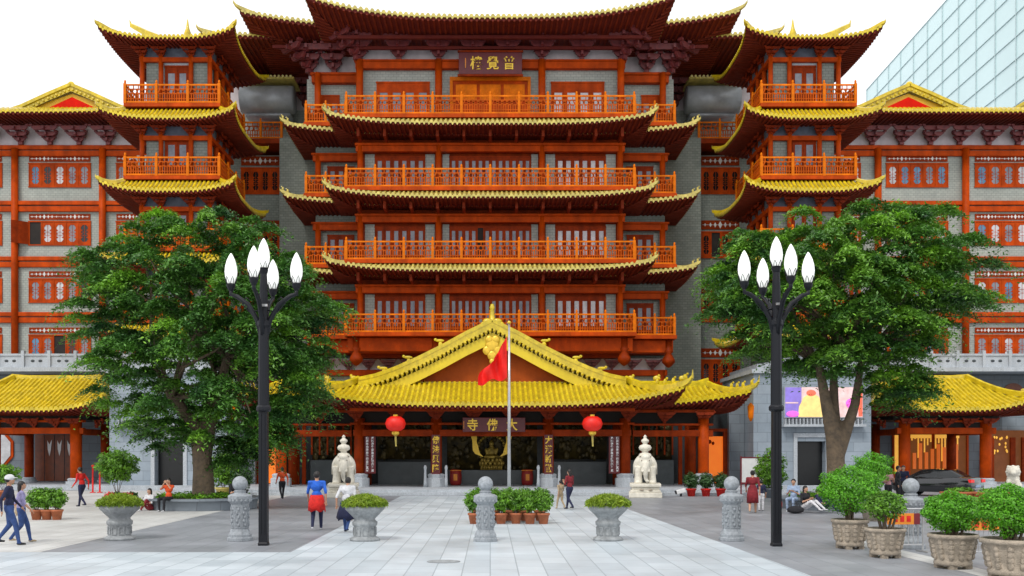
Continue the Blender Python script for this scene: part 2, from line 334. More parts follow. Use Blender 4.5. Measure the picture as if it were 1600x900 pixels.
# ------------------------------------------------------------------ eaves
def eave(parent, cx, cy, Xo, Yo, Xi, Yi, ze, zt, lift, flare, Xw, Yw, zw, p=3.2, rib=.30, K=3, tile='tile', sides='FBLR',
         name='eave_roof', curl=.5, ridge_w=.22, beasts=0, rafters=True, bow=1.25, deck='tile_under', dz=.16, ribr=.085):
    def S(side, t, v):
        L, Li, D, Di = (Xo, Xi, Yo, Yi) if side in 'FB' else (Yo, Yi, Xo, Xi)
        vm = 1 if L-Li < 1e-6 else max(0, min(1, (L-abs(t))/(L-Li))); vv = v*vm
        k = (abs(t)/L)**p*(1-vv)**1.6
        al = t+math.copysign(flare*k, t); out = D+(Di-D)*vv+flare*k; z = ze+(zt-ze)*vv**bow+lift*k
        return W(side, al, out, z)
    def W(side, al, out, z):
        return Vector({'F': (cx+al, cy-out, z), 'B': (cx-al, cy+out, z), 'R': (cx+out, cy+al, z), 'L': (cx-out, cy-al, z)}[side])
    def U(side, t, v):
        L, Lw, D, Dw = (Xo, Xw, Yo, Yw) if side in 'FB' else (Yo, Yw, Xo, Xw)
        vm = 1 if L-Lw < 1e-6 else max(0, min(1, (L-abs(t))/(L-Lw))); vv = v*vm; k = (abs(t)/L)**p*(1-vv)**1.6
        return W(side, t+math.copysign(flare*k, t)*.97, D-.06+(Dw-D)*vv+flare*k, ze-dz+(zw-ze+dz)*vv+lift*k)
    R = MB(); So = MB(); Ra = MB(); T = MB()
    for side in sides:
        L = Xo if side in 'FB' else Yo; n = max(4, int(round(2*L/rib))); st = 2*L/n
        dirn = {'F': Vector((0, -1, 0)), 'B': Vector((0, 1, 0)), 'R': Vector((1, 0, 0)), 'L': Vector((-1, 0, 0))}[side]
        grid = [[S(side, -L+st*j, k/K) for k in range(K+1)] for j in range(n+1)]
        vs = [q for row in grid for q in row]; w_ = K+1
        T.add(vs, [(j*w_+k, (j+1)*w_+k, (j+1)*w_+k+1, j*w_+k+1) for j in range(n) for k in range(K)])
        ug = [[U(side, -L+st*j, 0), U(side, -L+st*j, 1)] for j in range(n+1)]
        So.add([q for r in ug for q in r], [(2*j, 2*j+1, 2*j+3, 2*j+2) for j in range(n)])
        ed = [];      # fascia
        for j in range(n+1): a = grid[j][0]-dirn*.04; ed += [a, ug[j][0]]
        So.add(ed, [(2*j, 2*j+1, 2*j+3, 2*j+2) for j in range(n)])
        for j in range(n):
            t = -L+st*(j+.5); pts = [S(side, t, k/K) for k in range(K+1)]
            tan = (S(side, t+st*.3, 0)-S(side, t-st*.3, 0)).normalized(); r = ribr; vs = []
            for q in pts: vs += [q-tan*r, q-tan*r*.6+Vector((0, 0, r)), q+tan*r*.6+Vector((0, 0, r)), q+tan*r]
            R.add(vs, [(4*k+i, 4*k+i+1, 4*k+5+i, 4*k+4+i) for k in range(K) for i in range(3)])
            c = pts[0]+dirn*.03+Vector((0, 0, r*.25)); q = r*1.3
            ring = [c+tan*q*math.cos(a*PI/3)+Vector((0, 0, q*math.sin(a*PI/3))) for a in range(6)]
            ring2 = [v-dirn*.07 for v in ring]
            R.add(ring+ring2, [(0, 1, 2, 3, 4, 5)]+[(i, (i+1) % 6, 6+(i+1) % 6, 6+i) for i in range(6)])
            if j < n-1:
                m_ = S(side, t+st/2, 0)+dirn*.02
                R.add([m_-tan*st*.32, m_+tan*st*.32, m_+tan*st*.2+Vector((0, 0, -.13)), m_+Vector((0, 0, -.21)), m_-tan*st*.2+Vector((0, 0, -.13))], [(0, 1, 2, 3, 4)])
            if rafters:
                Lw = Xw if side in 'FB' else Yw; vm = min(1, (L-abs(t))/max(1e-6, (L-Lw)))
                if vm > .12: Ra.bar(U(side, t, .0)-Vector((0, 0, .03)), U(side, t, 1)-Vector((0, 0, .03)), .12, .07)
    o = R.build(name, tile, parent); T.build('tile_bed', deck, o)
    if Ra.v: So.cur = 1; So.add(Ra.v, Ra.f)
    So.build('soffit', ['soffit', 'rafter'], o)
    cor = [('F', 1, 'F' in sides or 'R' in sides), ('F', -1, 'F' in sides or 'L' in sides), ('B', 1, 'B' in sides or 'L' in sides), ('B', -1, 'B' in sides or 'R' in sides)]
    for side, sg, ok in cor:
        if not ok or ('B' == side and 'B' not in sides): continue
        pts = []
        for i in range(9):
            vv = 1-i/8; t = sg*(Xo-(Xo-Xi)*vv); pts.append(S(side, t, 1 if abs(t) < Xo-1e-6 else 0)+Vector((0, 0, .05)))
        d = (pts[-1]-pts[-3]); d.z = 0; d.normalize(); e = pts[-1]
        pts += [e+d*curl*.35+Vector((0, 0, curl*.18)), e+d*curl*.6+Vector((0, 0, curl*.5)), e+d*curl*.62+Vector((0, 0, curl*.95))]
        w_ = [ridge_w]*9+[ridge_w*.75, ridge_w*.5, ridge_w*.15]; h_ = [ridge_w*1.15]*9+[ridge_w*.85, ridge_w*.6, ridge_w*.3]
        H = MB(); H.sweep(pts, w_, h_)
        for b in range(beasts):
            q = pts[8-b]*.6+pts[7-b]*.4 if b else pts[8]; H.ell(q+Vector((0, 0, ridge_w*1.4)), ridge_w*.35, ridge_w*.35, ridge_w*.6, 7, 5)
            H.ell(q+Vector((0, 0, ridge_w*2))+d*ridge_w*.4, ridge_w*.22, ridge_w*.22, ridge_w*.22, 6, 4)
        H.build('hip_ridge', tile, o)
    return o
def bracket_mesh(m='bracket', sc=1.0, deep=1.2):
    """stepped timber bracket set, its foot at the origin, arms spreading up and towards -y"""
    b = MB(); s = sc
    b.box(-.16*s, .16*s, -.22*s, .10*s, 0, .22*s)
    for i, (w_, z) in enumerate(((.42, .22), (.72, .52), (.98, .84))):
        d = -.25-.34*i*deep
        b.prism([(-w_*s, (z+.30)*s), (-w_*s, (z+.16)*s), (-(w_-.2)*s, z*s), ((w_-.2)*s, z*s), (w_*s, (z+.16)*s), (w_*s, (z+.30)*s)], (d-.07)*s, (d+.07)*s)
        b.box(-.08*s, .08*s, d*s-.28*s, .2*s, (z+.02)*s, (z+.22)*s)
        for sx_ in (-1, 1): b.box((sx_*w_-.11)*s, (sx_*w_+.11)*s, (d-.13)*s, (d+.13)*s, (z+.27)*s, (z+.40)*s)
        if i: b.prism([(-(w_-.35)*s, (z+.12)*s), (-(w_-.5)*s, (z-.1)*s), ((w_-.5)*s, (z-.1)*s), ((w_-.35)*s, (z+.12)*s)], -.15*s, -.02*s)
    return b
def put_bracket(src, parent, loc, rz=0):
    c = src.copy(); COL.objects.link(c); c.parent = parent; c.location = Vector(loc)-base_loc(parent); c.rotation_euler = (0, 0, rz); return c
def post_mesh(h):
    b = MB(); b.box(-.085, .085, -.085, .085, 0, h+.05); b.ell((0, 0, h+.16), .075, .075, .13, 6, 5); return b
POST = {}
def railing(parent, path, z, posts, h=1.2, name='railing', m='rail', detail=1):
    """path of corner points (x,y); posts about every `posts` metres"""
    Q = MB(); spots = []
    for si, ((x0, y0), (x1, y1)) in enumerate(zip(path[:-1], path[1:])):
        a = Vector((x0, y0, z)); b = Vector((x1, y1, z)); L = (b-a).length; n = max(1, round(L/posts)); d = (b-a)/L; up = Vector((0, 0, 1))
        for i in range(1 if si else 0, n+1): spots.append(a+d*L*i/n)
        Q.cur = 0
        for zz, t in ((.08, .10), (h-.03, .10)): Q.bar(a+d*.04+up*zz, b-d*.04+up*zz, .07, t)
        Q.cur = 1
        for i in range(n):
            s0 = a+d*(L*i/n+.08); s1 = a+d*(L*(i+1)/n-.08); l = (s1-s0).length
            for zz, t in ((.28, .05), (h-.30, .06)): Q.bar(s0+up*zz, s1+up*zz, .07, t)
            nb = max(2, int(l/.15))
            for k in range(1, nb):
                q = s0+d*l*k/nb
                Q.bar(q+up*.08, q+up*.62, .062)
                if k % 2: Q.bar(q+up*.62-d*l/nb*.9, q+up*(h-.30), .065)
                else: Q.bar(q+up*.62+d*l/nb*.9, q+up*(h-.30), .065)
            nb2 = max(2, int(l/.3))
            for k in range(nb2):
                q = s0+d*l*(k+.5)/nb2; Q.bar(q+up*(h-.28), q+up*(h-.08), .05)
                Q.bar(q+up*.60-d*.1, q+up*.60+d*.1, .05, .08)
    o = Q.build(name, [m, 'wood_rail'], parent); off = base_loc(parent)
    for q in spots:
        if h not in POST: p = post_mesh(h).build('post', 'rail', o, local=True); POST[h] = p.data
        else: p = bpy.data.objects.new('post', POST[h]); COL.objects.link(p); p.parent = o
        p.location = q-off
    return o
mat('wood_rail', (.58, .095, .001), .55, .2, 1.5, spec=.12, dirt=.45)
def column(parent, x, y, z0, z1, r, m='lacquer', name='column', base=None, n=14):
    b = MB(); b.lathe([(r, 0), (r, z1-z0)], (x, y, z0), n); o = b.build(name, m, parent, True)
    if base:
        c = MB(); c.lathe([(r*1.75, 0), (r*1.75, base*.45), (r*1.35, base*.5), (r*1.5, base*.8), (r*1.2, base)], (x, y, z0), 16); c.build('column_base', 'granite_light', o)
    return o
def window(parent, x0, x1, z0, z1, y, n, panes='glass_mid', fm='wood_red', pf=(.18, .80), name='window', pane_w=.6, open_at=None, lat=True, leaf='lacquer'):
    """row of n timber leaves with an oblong pane in each; y is the wall face, frame stands proud"""
    A = MB(); G = MB(); w_ = (x1-x0)/n; h = z1-z0
    A.box(x0-.06, x1+.06, y-.10, y-.002, z0-.08, z0); A.box(x0-.06, x1+.06, y-.10, y-.002, z1, z1+.10)
    for i in range(n):
        a = x0+w_*i; b = a+w_
        A.box(a-.02, a+.06, y-.09, y-.004, z0, z1)
        pa = a+w_*(.5-pane_w/2)+.02; pb = a+w_*(.5+pane_w/2)+.02; p0 = z0+h*pf[0]; p1 = z0+h*pf[1]
        if open_at == i:
            G2 = MB(); G2.box(a+.05, b-.02, y-.03, y-.004, z0, z1); G2.build('open_gap', 'interior_dark', parent); continue
        A.box(a+.06, pa, y-.06, y-.004, z0, z1); A.box(pb, b-.02, y-.06, y-.004, z0, z1)
        A.box(pa, pb, y-.06, y-.004, z0, p0); A.box(pa, pb, y-.06, y-.004, p1, z1)
        cx = (pa+pb)/2; pw = pb-pa
        if isinstance(panes, list): G.cur = random.randrange(len(panes))
        G.box(pa, pb, y-.035, y-.012, p0, p1)
        if lat:
            for q in (-1, 1):   # shaped corners of the pane
                A.prism([(cx+q*pw*.5, p0), (cx+q*pw*.5, p0+h*.10), (cx+q*pw*.24, p0)][::q], y-.055, y-.036)
                A.prism([(cx+q*pw*.5, p1), (cx+q*pw*.24, p1), (cx+q*pw*.5, p1-h*.10)][::q], y-.055, y-.036)
                for zq in (.2, .36, .52): A.prism([(cx+q*pw*.5, p0+h*(zq-.045)), (cx+q*pw*.5, p0+h*(zq+.045)), (cx+q*pw*.22, p0+h*zq)][::q], y-.055, y-.036)
            A.bar((cx, y-.045, p0), (cx, y-.045, p1), .028, .02)
            for zq in (.28, .44): A.bar((pa, y-.045, p0+h*zq), (pb, y-.045, p0+h*zq), .02, .025)
    A.box(x1-.03, x1+.05, y-.09, y-.004, z0, z1)
    o = A.build(name, fm, parent); G.build('pane', panes, o); return o
def transom(parent, x0, x1, z0, z1, y, n=2):
    A = MB(); A.box(x0, x1, y-.06, y-.003, z0, z1); o = A.build('transom', 'wood_red', parent)
    B = MB(); h = z1-z0; w_ = (x1-x0)/n
    for i in range(n):
        c = x0+w_*(i+.5); zc = (z0+z1)/2
        for k, s in ((0, 1.), (.27, .62), (-.27, .62), (.42, .45), (-.42, .45), (.14, .7), (-.14, .7)):
            q = h*.42*s; xx = c+k*w_*.95
            B.prism([(xx-q*.55, zc), (xx, zc-q), (xx+q*.55, zc), (xx, zc+q)], y-.075, y-.062)
    B.box(x0+.1, x1-.1, y-.078, y-.061, (z0+z1)/2-.012, (z0+z1)/2+.012); B.build('ornament', 'white_paint', o); return o
def ridge_bar(mb, pts, w_, h_): mb.sweep(pts, w_, h_)
# ------------------------------------------------------------------ main temple hall
hall = thing('temple_hall', 'tall central temple hall with stacked golden eaves, orange galleries and grey brick walls', 'temple', (0, 68, 0))
FL = [24.2, 19.5, 14.8, 10.1]
for s in (0,):
    b = MB()
    b.box(-15.1, 15.1, 68.8, 84, 0, 24.9)
    b.box(-26, 26, 70.6, 86, 0, 24.2)
    b.box(-12.0, 12.0, 66.0, 69.5, 8.6, 24.3)
    b.build('wall', 'grey_brick', hall)
    b = MB(); b.box(-8.9, 8.9, 64.4, 66.5, 24.2, 28.35); b.box(-12.6, 12.6, 66.0, 80, 24.35, 28.0); b.box(-20, 20, 72, 80, 24.3, 28); b.box(-11.9, 11.9, 65.4, 65.98, 4, 8.7); b.build('upper_wall', 'pale_brick', hall)
    b = MB(); b.box(-8.85, 8.85, 64.5, 66.5, 28.36, 30.6); b.box(-12.5, 12.5, 66.1, 80, 28.02, 30.6); b.box(-20, 20, 72.1, 80, 28.01, 30.5); b.build('plaster_frieze', 'plaster', hall)
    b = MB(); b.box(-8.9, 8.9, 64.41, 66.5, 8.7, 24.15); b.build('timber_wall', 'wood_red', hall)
brk = bracket_mesh('bracket', 1.32, 1.35).build('bracket', 'bracket', hall, local=True); brk.scale = (.80, 1, 1); brk.location = Vector((-8.7, 64.3, 28.45))-Vector(hall.location)
for x in (-6.1, -3.44, -1.15, 1.15, 3.44, 6.1, 8.7): put_bracket(brk, hall, (x, 64.3, 28.45))
for s in (-1, 1):
    for x in (10.7, 12.3): put_bracket(brk, hall, (s*x, 65.9, 28.25))
    for x in (13.9, 15.9, 17.9): put_bracket(brk, hall, (s*x, 71.9, 28.3))
    put_bracket(brk, hall, (s*8.8, 63.9, 28.45), s*PI/4); put_bracket(brk, hall, (s*12.3, 65.6, 28.25), s*PI/4)
b = MB(); b.box(-9.9, 9.9, 62.35, 62.55, 29.25, 29.45); b.box(-9.0, 9.0, 63.4, 63.6, 29.0, 29.2)
for s in (-1, 1): b.box(min(s*10, s*14.6), max(s*10, s*14.6), 64.3, 64.5, 29.45, 29.65)
b.build('purlin', 'soffit', hall)
# top beams and columns
b = MB(); b.box(-9.0, 9.0, 63.95, 64.39, 27.95, 28.42); b.box(-9.1, 9.1, 63.9, 64.4, 28.43, 28.55)
for s in (-1, 1): b.box(min(s*9.02, s*12.2), max(s*9.02, s*12.2), 65.5, 65.98, 27.6, 28.1); b.box(min(s*9.02, s*12.3), max(s*9.02, s*12.3), 65.45, 65.99, 28.12, 28.3)
soft(b.build('beam', 'lacquer', hall), .04)
for s in (-1, 1):
    for x in (3.44, 8.7): column(hall, s*x, 63.95, 24.25, 28.5, .24)
    column(hall, s*11.75, 65.4, 24.25, 28.2, .22)
# storeys
for i, f in enumerate(FL):
    # slab and railings
    b = MB(); b.box(-9.45, 9.45, 61.9, 64.4, f-.22, f+.02)
    for s in (-1, 1): b.box(min(s*9.46, s*12.35), max(s*9.46, s*12.35), 63.5, 66, f-.22, f+.02)
    b.build('gallery_floor', 'lacquer', hall)
    railing(hall, [(-9.3, 64.2), (-9.3, 62), (9.3, 62), (9.3, 64.2)], f, 1.86)
    for s in (-1, 1): railing(hall, [(s*9.6, 63.6), (s*12.2, 63.6), (s*12.2, 65.9)], f, 1.5)
    if i < 3:
        eave(hall, 0, 66.5, 10.25, 5.05, 9.25, 4.35, f-.68, f-.24, .52, .28, 8.9, 2.1, f-.82, beasts=2, curl=.34, tile='tile_pale', p=4.2)
        eave(hall, 0, 68.5, 13.35, 5.15, 12.2, 4.75, f-.70, f-.26, .52, .28, 12.0, 2.5, f-.84, sides='FLR', beasts=2, curl=.34, tile='tile_pale', p=4.2)
    if i > 0:
        b = MB(); b.box(-8.95, 8.95, 63.75, 64.08, f+2.85, f+3.25); b.box(-9, 9, 63.7, 64.39, f+3.26, f+3.42)
        for s in (-1, 1): b.box(min(s*9.0, s*12.1), max(s*9.0, s*12.1), 65.35, 65.7, f+2.7, f+3.1); b.box(min(s*9.0, s*12.2), max(s*9.0, s*12.2), 65.3, 65.98, f+3.11, f+3.25)
        soft(b.build('beam', 'lacquer', hall), .04)
        for s in (-1, 1):
            for x in (3.44, 8.65): column(hall, s*x, 63.9, f+.02, f+3.3, .2)
            column(hall, s*11.75, 65.5, f+.02, f+3.2, .2)
        # dark corbels in the shade under the eave
        for k in range(11):
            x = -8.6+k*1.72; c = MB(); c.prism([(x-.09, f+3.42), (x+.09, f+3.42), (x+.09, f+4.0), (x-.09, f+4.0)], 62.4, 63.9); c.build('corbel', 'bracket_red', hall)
        for a, bb in ((-8.4, -7.75), (-4.35, -3.72), (-3.2, -2.75), (2.75, 3.2), (3.72, 4.35), (7.75, 8.4)): pier = MB(); pier.box(a, bb, 64.36, 64.40, f+.02, f+2.85); pier.build('brick_pier', 'pale_brick', hall)
        for s in (-1, 1): pier = MB(); pier.box(min(s*11.2, s*11.5), max(s*11.2, s*11.5), 65.95, 65.99, f+.02, f+2.6); pier.build('brick_pier', 'pale_brick', hall)
        oa = 6 if i == 2 else None
        window(hall, -7.7, -4.4, f+.1, f+2.6, 64.4, 6, 'glass_mid', 'wood_red', (.25, .92), pane_w=.5, name='door_panel', lat=False)
        window(hall, -2.7, 2.7, f+.1, f+2.6, 64.4, 12, 'glass_mid', 'wood_red', (.25, .92), pane_w=.5, name='door_panel', lat=False, open_at=(4 if i == 2 else None))
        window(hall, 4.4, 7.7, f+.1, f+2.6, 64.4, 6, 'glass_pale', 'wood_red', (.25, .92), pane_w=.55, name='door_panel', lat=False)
        for s in (-1, 1): window(hall, min(s*9.4, s*11.15), max(s*9.4, s*11.15), f+.1, f+2.4, 66.0, 3, 'glass_mid', 'wood_red', (.25, .9), pane_w=.5, name='door_panel', lat=False)
# top floor openings
f = 24.2
window(hall, -7.6, -4.1, f+.05, f+2.9, 64.4, 4, 'glass_mid', 'lacquer', (.2, .78), name='door_panel', lat=False)
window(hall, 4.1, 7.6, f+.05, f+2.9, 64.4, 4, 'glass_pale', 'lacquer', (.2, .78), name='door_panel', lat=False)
for s in (-1, 1): window(hall, min(s*10.4, s*11.6), max(s*10.4, s*11.6), f+.2, f+2.6, 66.0, 2, 'glass_mid', 'lacquer', (.2, .8), name='door_panel', lat=False)
b = MB(); b.box(-2.65, 2.65, 64.1, 64.39, f+.05, f+3.15); o = b.build('carved_panel', 'lacquer', hall)
b = MB()
for z0, z1 in ((f+1.6, f+2.7),):
    for x in (-1.6, 0, 1.6):
        b.box(x-.7, x+.7, 64.04, 64.09, z0, z1)
        for k in range(5): b.ell((x-.5+k*.25, 64.03, (z0+z1)/2+.15*math.sin(k*2)), .1, .03, .2, 7, 5)
b.box(-2.7, 2.7, 64.0, 64.09, f+2.95, f+3.2); b.box(-2.7, -2.5, 64.0, 64.09, f, f+2.95); b.box(2.5, 2.7, 64.0, 64.09, f, f+2.95)
b.build('carving', 'rail', o)
b = MB(); b.box(-2.08, 2.1, 63.3, 63.42, 27.3, 28.75); sg = soft(b.build('signboard', 'board_dark', hall), .03)
b = MB(); b.box(-2.15, 2.17, 63.28, 63.44, 28.76, 28.86); b.box(-2.15, 2.17, 63.28, 63.44, 27.18, 27.29); b.build('frame', 'wood_red', sg)
for ch, x in (('樓', -.92), ('覺', .16), ('普', 1.24)): text_obj('lettering', ch, .92, (x, 63.27, 28.03), 'gold', sg, .02, .9, .012)
b = MB(); b.box(-1.66, -1.60, 63.27, 63.29, 27.7, 28.35); b.build('signature_line', 'orange_panel', sg)
# top roofs, three stepped layers
eave(hall, 0, 70.5, 11.2, 10.0, 2.5, 1.0, 29.85, 32.4, 1.15, .45, 8.85, 6.0, 29.62, rib=.34, K=4, dz=.24, curl=.7, ribr=.10, bow=1.4, tile='tile_pale')
eave(hall, 0, 73.5, 15.9, 10.7, 8.0, 6.0, 30.15, 31.8, .95, .4, 12.5, 7.4, 29.95, rib=.34, K=3, dz=.24, sides='FLR', curl=.7, ribr=.10, tile='tile_pale')
eave(hall, 0, 76.5, 19.2, 12.0, 12, 6.5, 30.3, 31.5, .2, .2, 19, 4.5, 30.1, rib=.34, K=3, dz=.24, sides='FLR', curl=.5, ribr=.10, tile='tile_pale')
b = MB(); b.sweep([(-3, 70.5, 32.3), (0, 70.5, 32.3), (3, 70.5, 32.3)], .4, .35); b.ell((-.1, 70.5, 33.2), .28, .28, .4); b.ell((.15, 70.5, 33.5), .2, .15, .22); b.build('ridge_finial', 'tile', hall, True)
# lower storey under the galleries
f = 10.1
b = MB(); b.box(-9.3, 9.3, 62.6, 64.4, f-1.15, f-.25); b.box(-12.2, -9.32, 64.0, 66, f-1.1, f-.25); b.box(9.32, 12.2, 64.0, 66, f-1.1, f-.25)
b.box(-12, 12, 65.0, 65.39, 7.55, 7.95); soft(b.build('beam', 'lacquer', hall), .05)
b = MB(); b.box(-11.9, 11.9, 65.3, 65.39, 7.96, 8.75); b.build('plaster_frieze', 'plaster', hall)
bl = bracket_mesh('b', .55).build('bracket', 'bracket', hall, local=True); bl.location = Vector((-11, 65.2, 7.95))-Vector(hall.location)
for k in range(1, 17): put_bracket(bl, hall, (-11+k*1.375, 65.2, 7.95))
for x, y in ((-11.9, 64.1), (-8.75, 62.7), (-3.6, 62.7), (3.6, 62.7), (8.75, 62.7), (11.9, 64.1)):
    b = MB(); b.lathe([(.24, 2.0), (.24, 1.2), (.33, 1.1), (.2, .95), (.42, .55), (.44, .35), (.2, .1), (.05, 0)][::-1], (x, y, 8.0), 12); b.build('hanging_post', 'wood_red', hall, True)
for x in (-11.6, -7.2, -3.4, 3.4, 7.2, 11.6): column(hall, x, 65.2, 3.5, 7.9, .3, 'wood_red')
# inner wall windows between hall and towers
for s in (-1, 1):
    for zc in (21.6, 16.9, 12.2, 7.5):
        a, c = sorted((s*15.5, s*18.3)); window(hall, a, c, zc-.2, zc+1.6, 70.6, 4, 'glass_dark', 'lacquer', (.12, .88), pane_w=.55, open_at=(1 if (s > 0 and zc == 16.9) else None))
        transom(hall, a, c, zc+1.85, zc+2.5, 70.6, 1)
    railing(hall, [(s*15.0, 69.0), (s*19.5, 69.0)], 24.9, 1.6)
    b = MB(); a, c = sorted((s*14.9, s*20)); b.box(a, c, 68.9, 72, 24.55, 24.88); b.build('terrace_floor', 'wood_red', hall)
    b = MB(); x0, x1 = s*14.2, s*18.0
    pts = [(x0, 69.6, 27.9), (x1, 69.6, 27.9)]; b.tube(pts, .98, 20); b.box(min(x0, x1)+.3, max(x0, x1)-.3, 69.5, 71.9, 26.7, 27.0); b.build('ventilation_duct', 'metal_grey', hall, True)
    b = MB(); b.box(min(x0, x1), max(x0, x1)+.2, 68.4, 71, 29.0, 29.12)
    for k in range(14): b.tube([(min(x0, x1)+.15+k*.28, 68.3, 29.14), (min(x0, x1)+.15+k*.28, 71, 29.4)], .09, 6)
    b.build('duct_tile_cover', 'tile_pale', hall)
mat('frieze_grey', (.15, .17, .22), .7, .2, 2, dirt=.4)
# ------------------------------------------------------------------ corner towers
def tower(s):
    cx = s*19.95; cy = 63.1
    t = thing('corner_tower', ('left' if s < 0 else 'right')+' of the two corner towers with upswept golden eaves and small orange balconies', 'tower', (cx, cy, 0), 'corner towers of the temple')
    b = MB(); b.box(cx-1.95, cx+1.95, cy-1.95, cy+3.2, 7.5, 28.3); b.build('wall', 'grey_brick', t)
    for z in (7.9, 12.4, 16.9, 21.4, 26.2): pass
    tops = [28.07, 23.1, 18.6, 14.1, 9.6]
    for i, ze in enumerate(tops):
        if i == 0:
            o = eave(t, cx, cy+.2, 4.0, 4.0, .3, .3, ze, 29.35, .55, .22, 2.2, 2.2, ze+.05, rib=.27, K=4, bow=1.5, curl=.28, dz=.2)
            b = MB(); b.lathe([(.30, 0), (.34, .15), (.16, .25), (.26, .5), (.12, .9), (.03, 1.5)], (cx, cy+.2, 29.4), 12); b.build('finial', 'tile', o, True)
            b = MB(); b.sweep([(cx+s*.3, cy+1.2, 29.5), (cx+s*2.2, cy+1.4, 29.9), (cx+s*3.1, cy+1.6, 30.3), (cx+s*3.8, cy+1.8, 30.75), (cx+s*4.4, cy+2, 31.15), (cx+s*4.5, cy+2, 31.6)], [.5, .5, .45, .38, .28, .1], [.5, .5, .5, .42, .32, .12])
            b.box(min(cx+s*.3, cx+s*2.2), max(cx+s*.3, cx+s*2.2), cy+1.3, cy+1.5, 28.4, 29.6); b.build('swept_ridge', 'tile', o)
        else:
            eave(t, cx, cy+.2, 4.0, 4.0, 3.0, 3.0, ze, ze+.75, .50, .2, 2.2, 2.2, ze+.05, rib=.27, K=3, curl=.28, dz=.2)
        zf = ze-3.9+.0 if i == 0 else None
    floors = [24.25, 19.7, 15.2, 10.7]
    br = bracket_mesh('b', .5, 1.3).build('bracket', 'bracket_red', t, local=True); br.location = (-2.15, -2.1, tops[0]-.72)
    for i, f in enumerate(floors):
        ztop = tops[i]+.05
        b = MB(); b.box(cx-3.02, cx+3.02, cy-2.98, cy+3.3, f-.22, f); b.build('balcony_floor', 'lacquer', t)
        railing(t, [(cx-2.95, cy+3.1), (cx-2.95, cy-2.9), (cx+2.95, cy-2.9), (cx+2.95, cy+3.1)], f, 1.95, 1.18)
        for dx in (-2.15, -.95, .95, 2.15): column(t, cx+dx, cy-2.15, f, ztop+.1, .15)
        for dy in (-.7, .7, 2.15):
            for q in (-1, 1): column(t, cx+q*2.15, cy+dy, f, ztop+.1, .15)
        b = MB(); z1 = ztop-.72
        for (x0, x1, y0, y1) in ((cx-2.3, cx+2.3, cy-2.27, cy-2.05), (cx-2.3, cx-2.05, cy-2.0, cy+3), (cx+2.05, cx+2.3, cy-2.0, cy+3)): b.box(x0, x1, y0, y1, z1-.28, z1)
        b.build('beam', 'lacquer', t)
        b = MB(); b.box(cx-2.2, cx+2.2, cy-2.0, cy+3, z1+.01, ztop+.3); b.build('frieze', 'frieze_grey', t)
        for k, dx in enumerate((-2.15, -.95, .95, 2.15)):
            if i or k: put_bracket(br, t, (cx+dx, cy-2.1, ztop-.77))
        for q in (-1, 1):
            for k in range(3): put_bracket(br, t, (cx+q*2.1, cy-.7+k*1.45, ztop-.77), q*PI/2)
        window(t, cx-.72, cx+.72, f+.05, f+2.62, cy-1.95, 2, 'glass_mid', 'wood_red', (.35, .85), name='balcony_door', lat=False)
        W_ = MB(); W_.box(cx-.9, cx+.9, cy-1.99, cy-1.952, f+2.74, f+2.92); W_.box(cx-.9, cx-.8, cy-1.99, cy-1.952, f, f+2.74); W_.box(cx+.8, cx+.9, cy-1.99, cy-1.952, f, f+2.74); W_.build('door_surround', 'granite_light', t)
        # side faces
        S_ = MB()
        for q in (-1, 1): S_.box(min(cx+q*1.96, cx+q*2.0), max(cx+q*1.96, cx+q*2.0), cy-.7, cy+.7, f+.05, f+2.4)
        S_.build('side_door', 'wood_red', t)
    return t
tower(-1); tower(1)
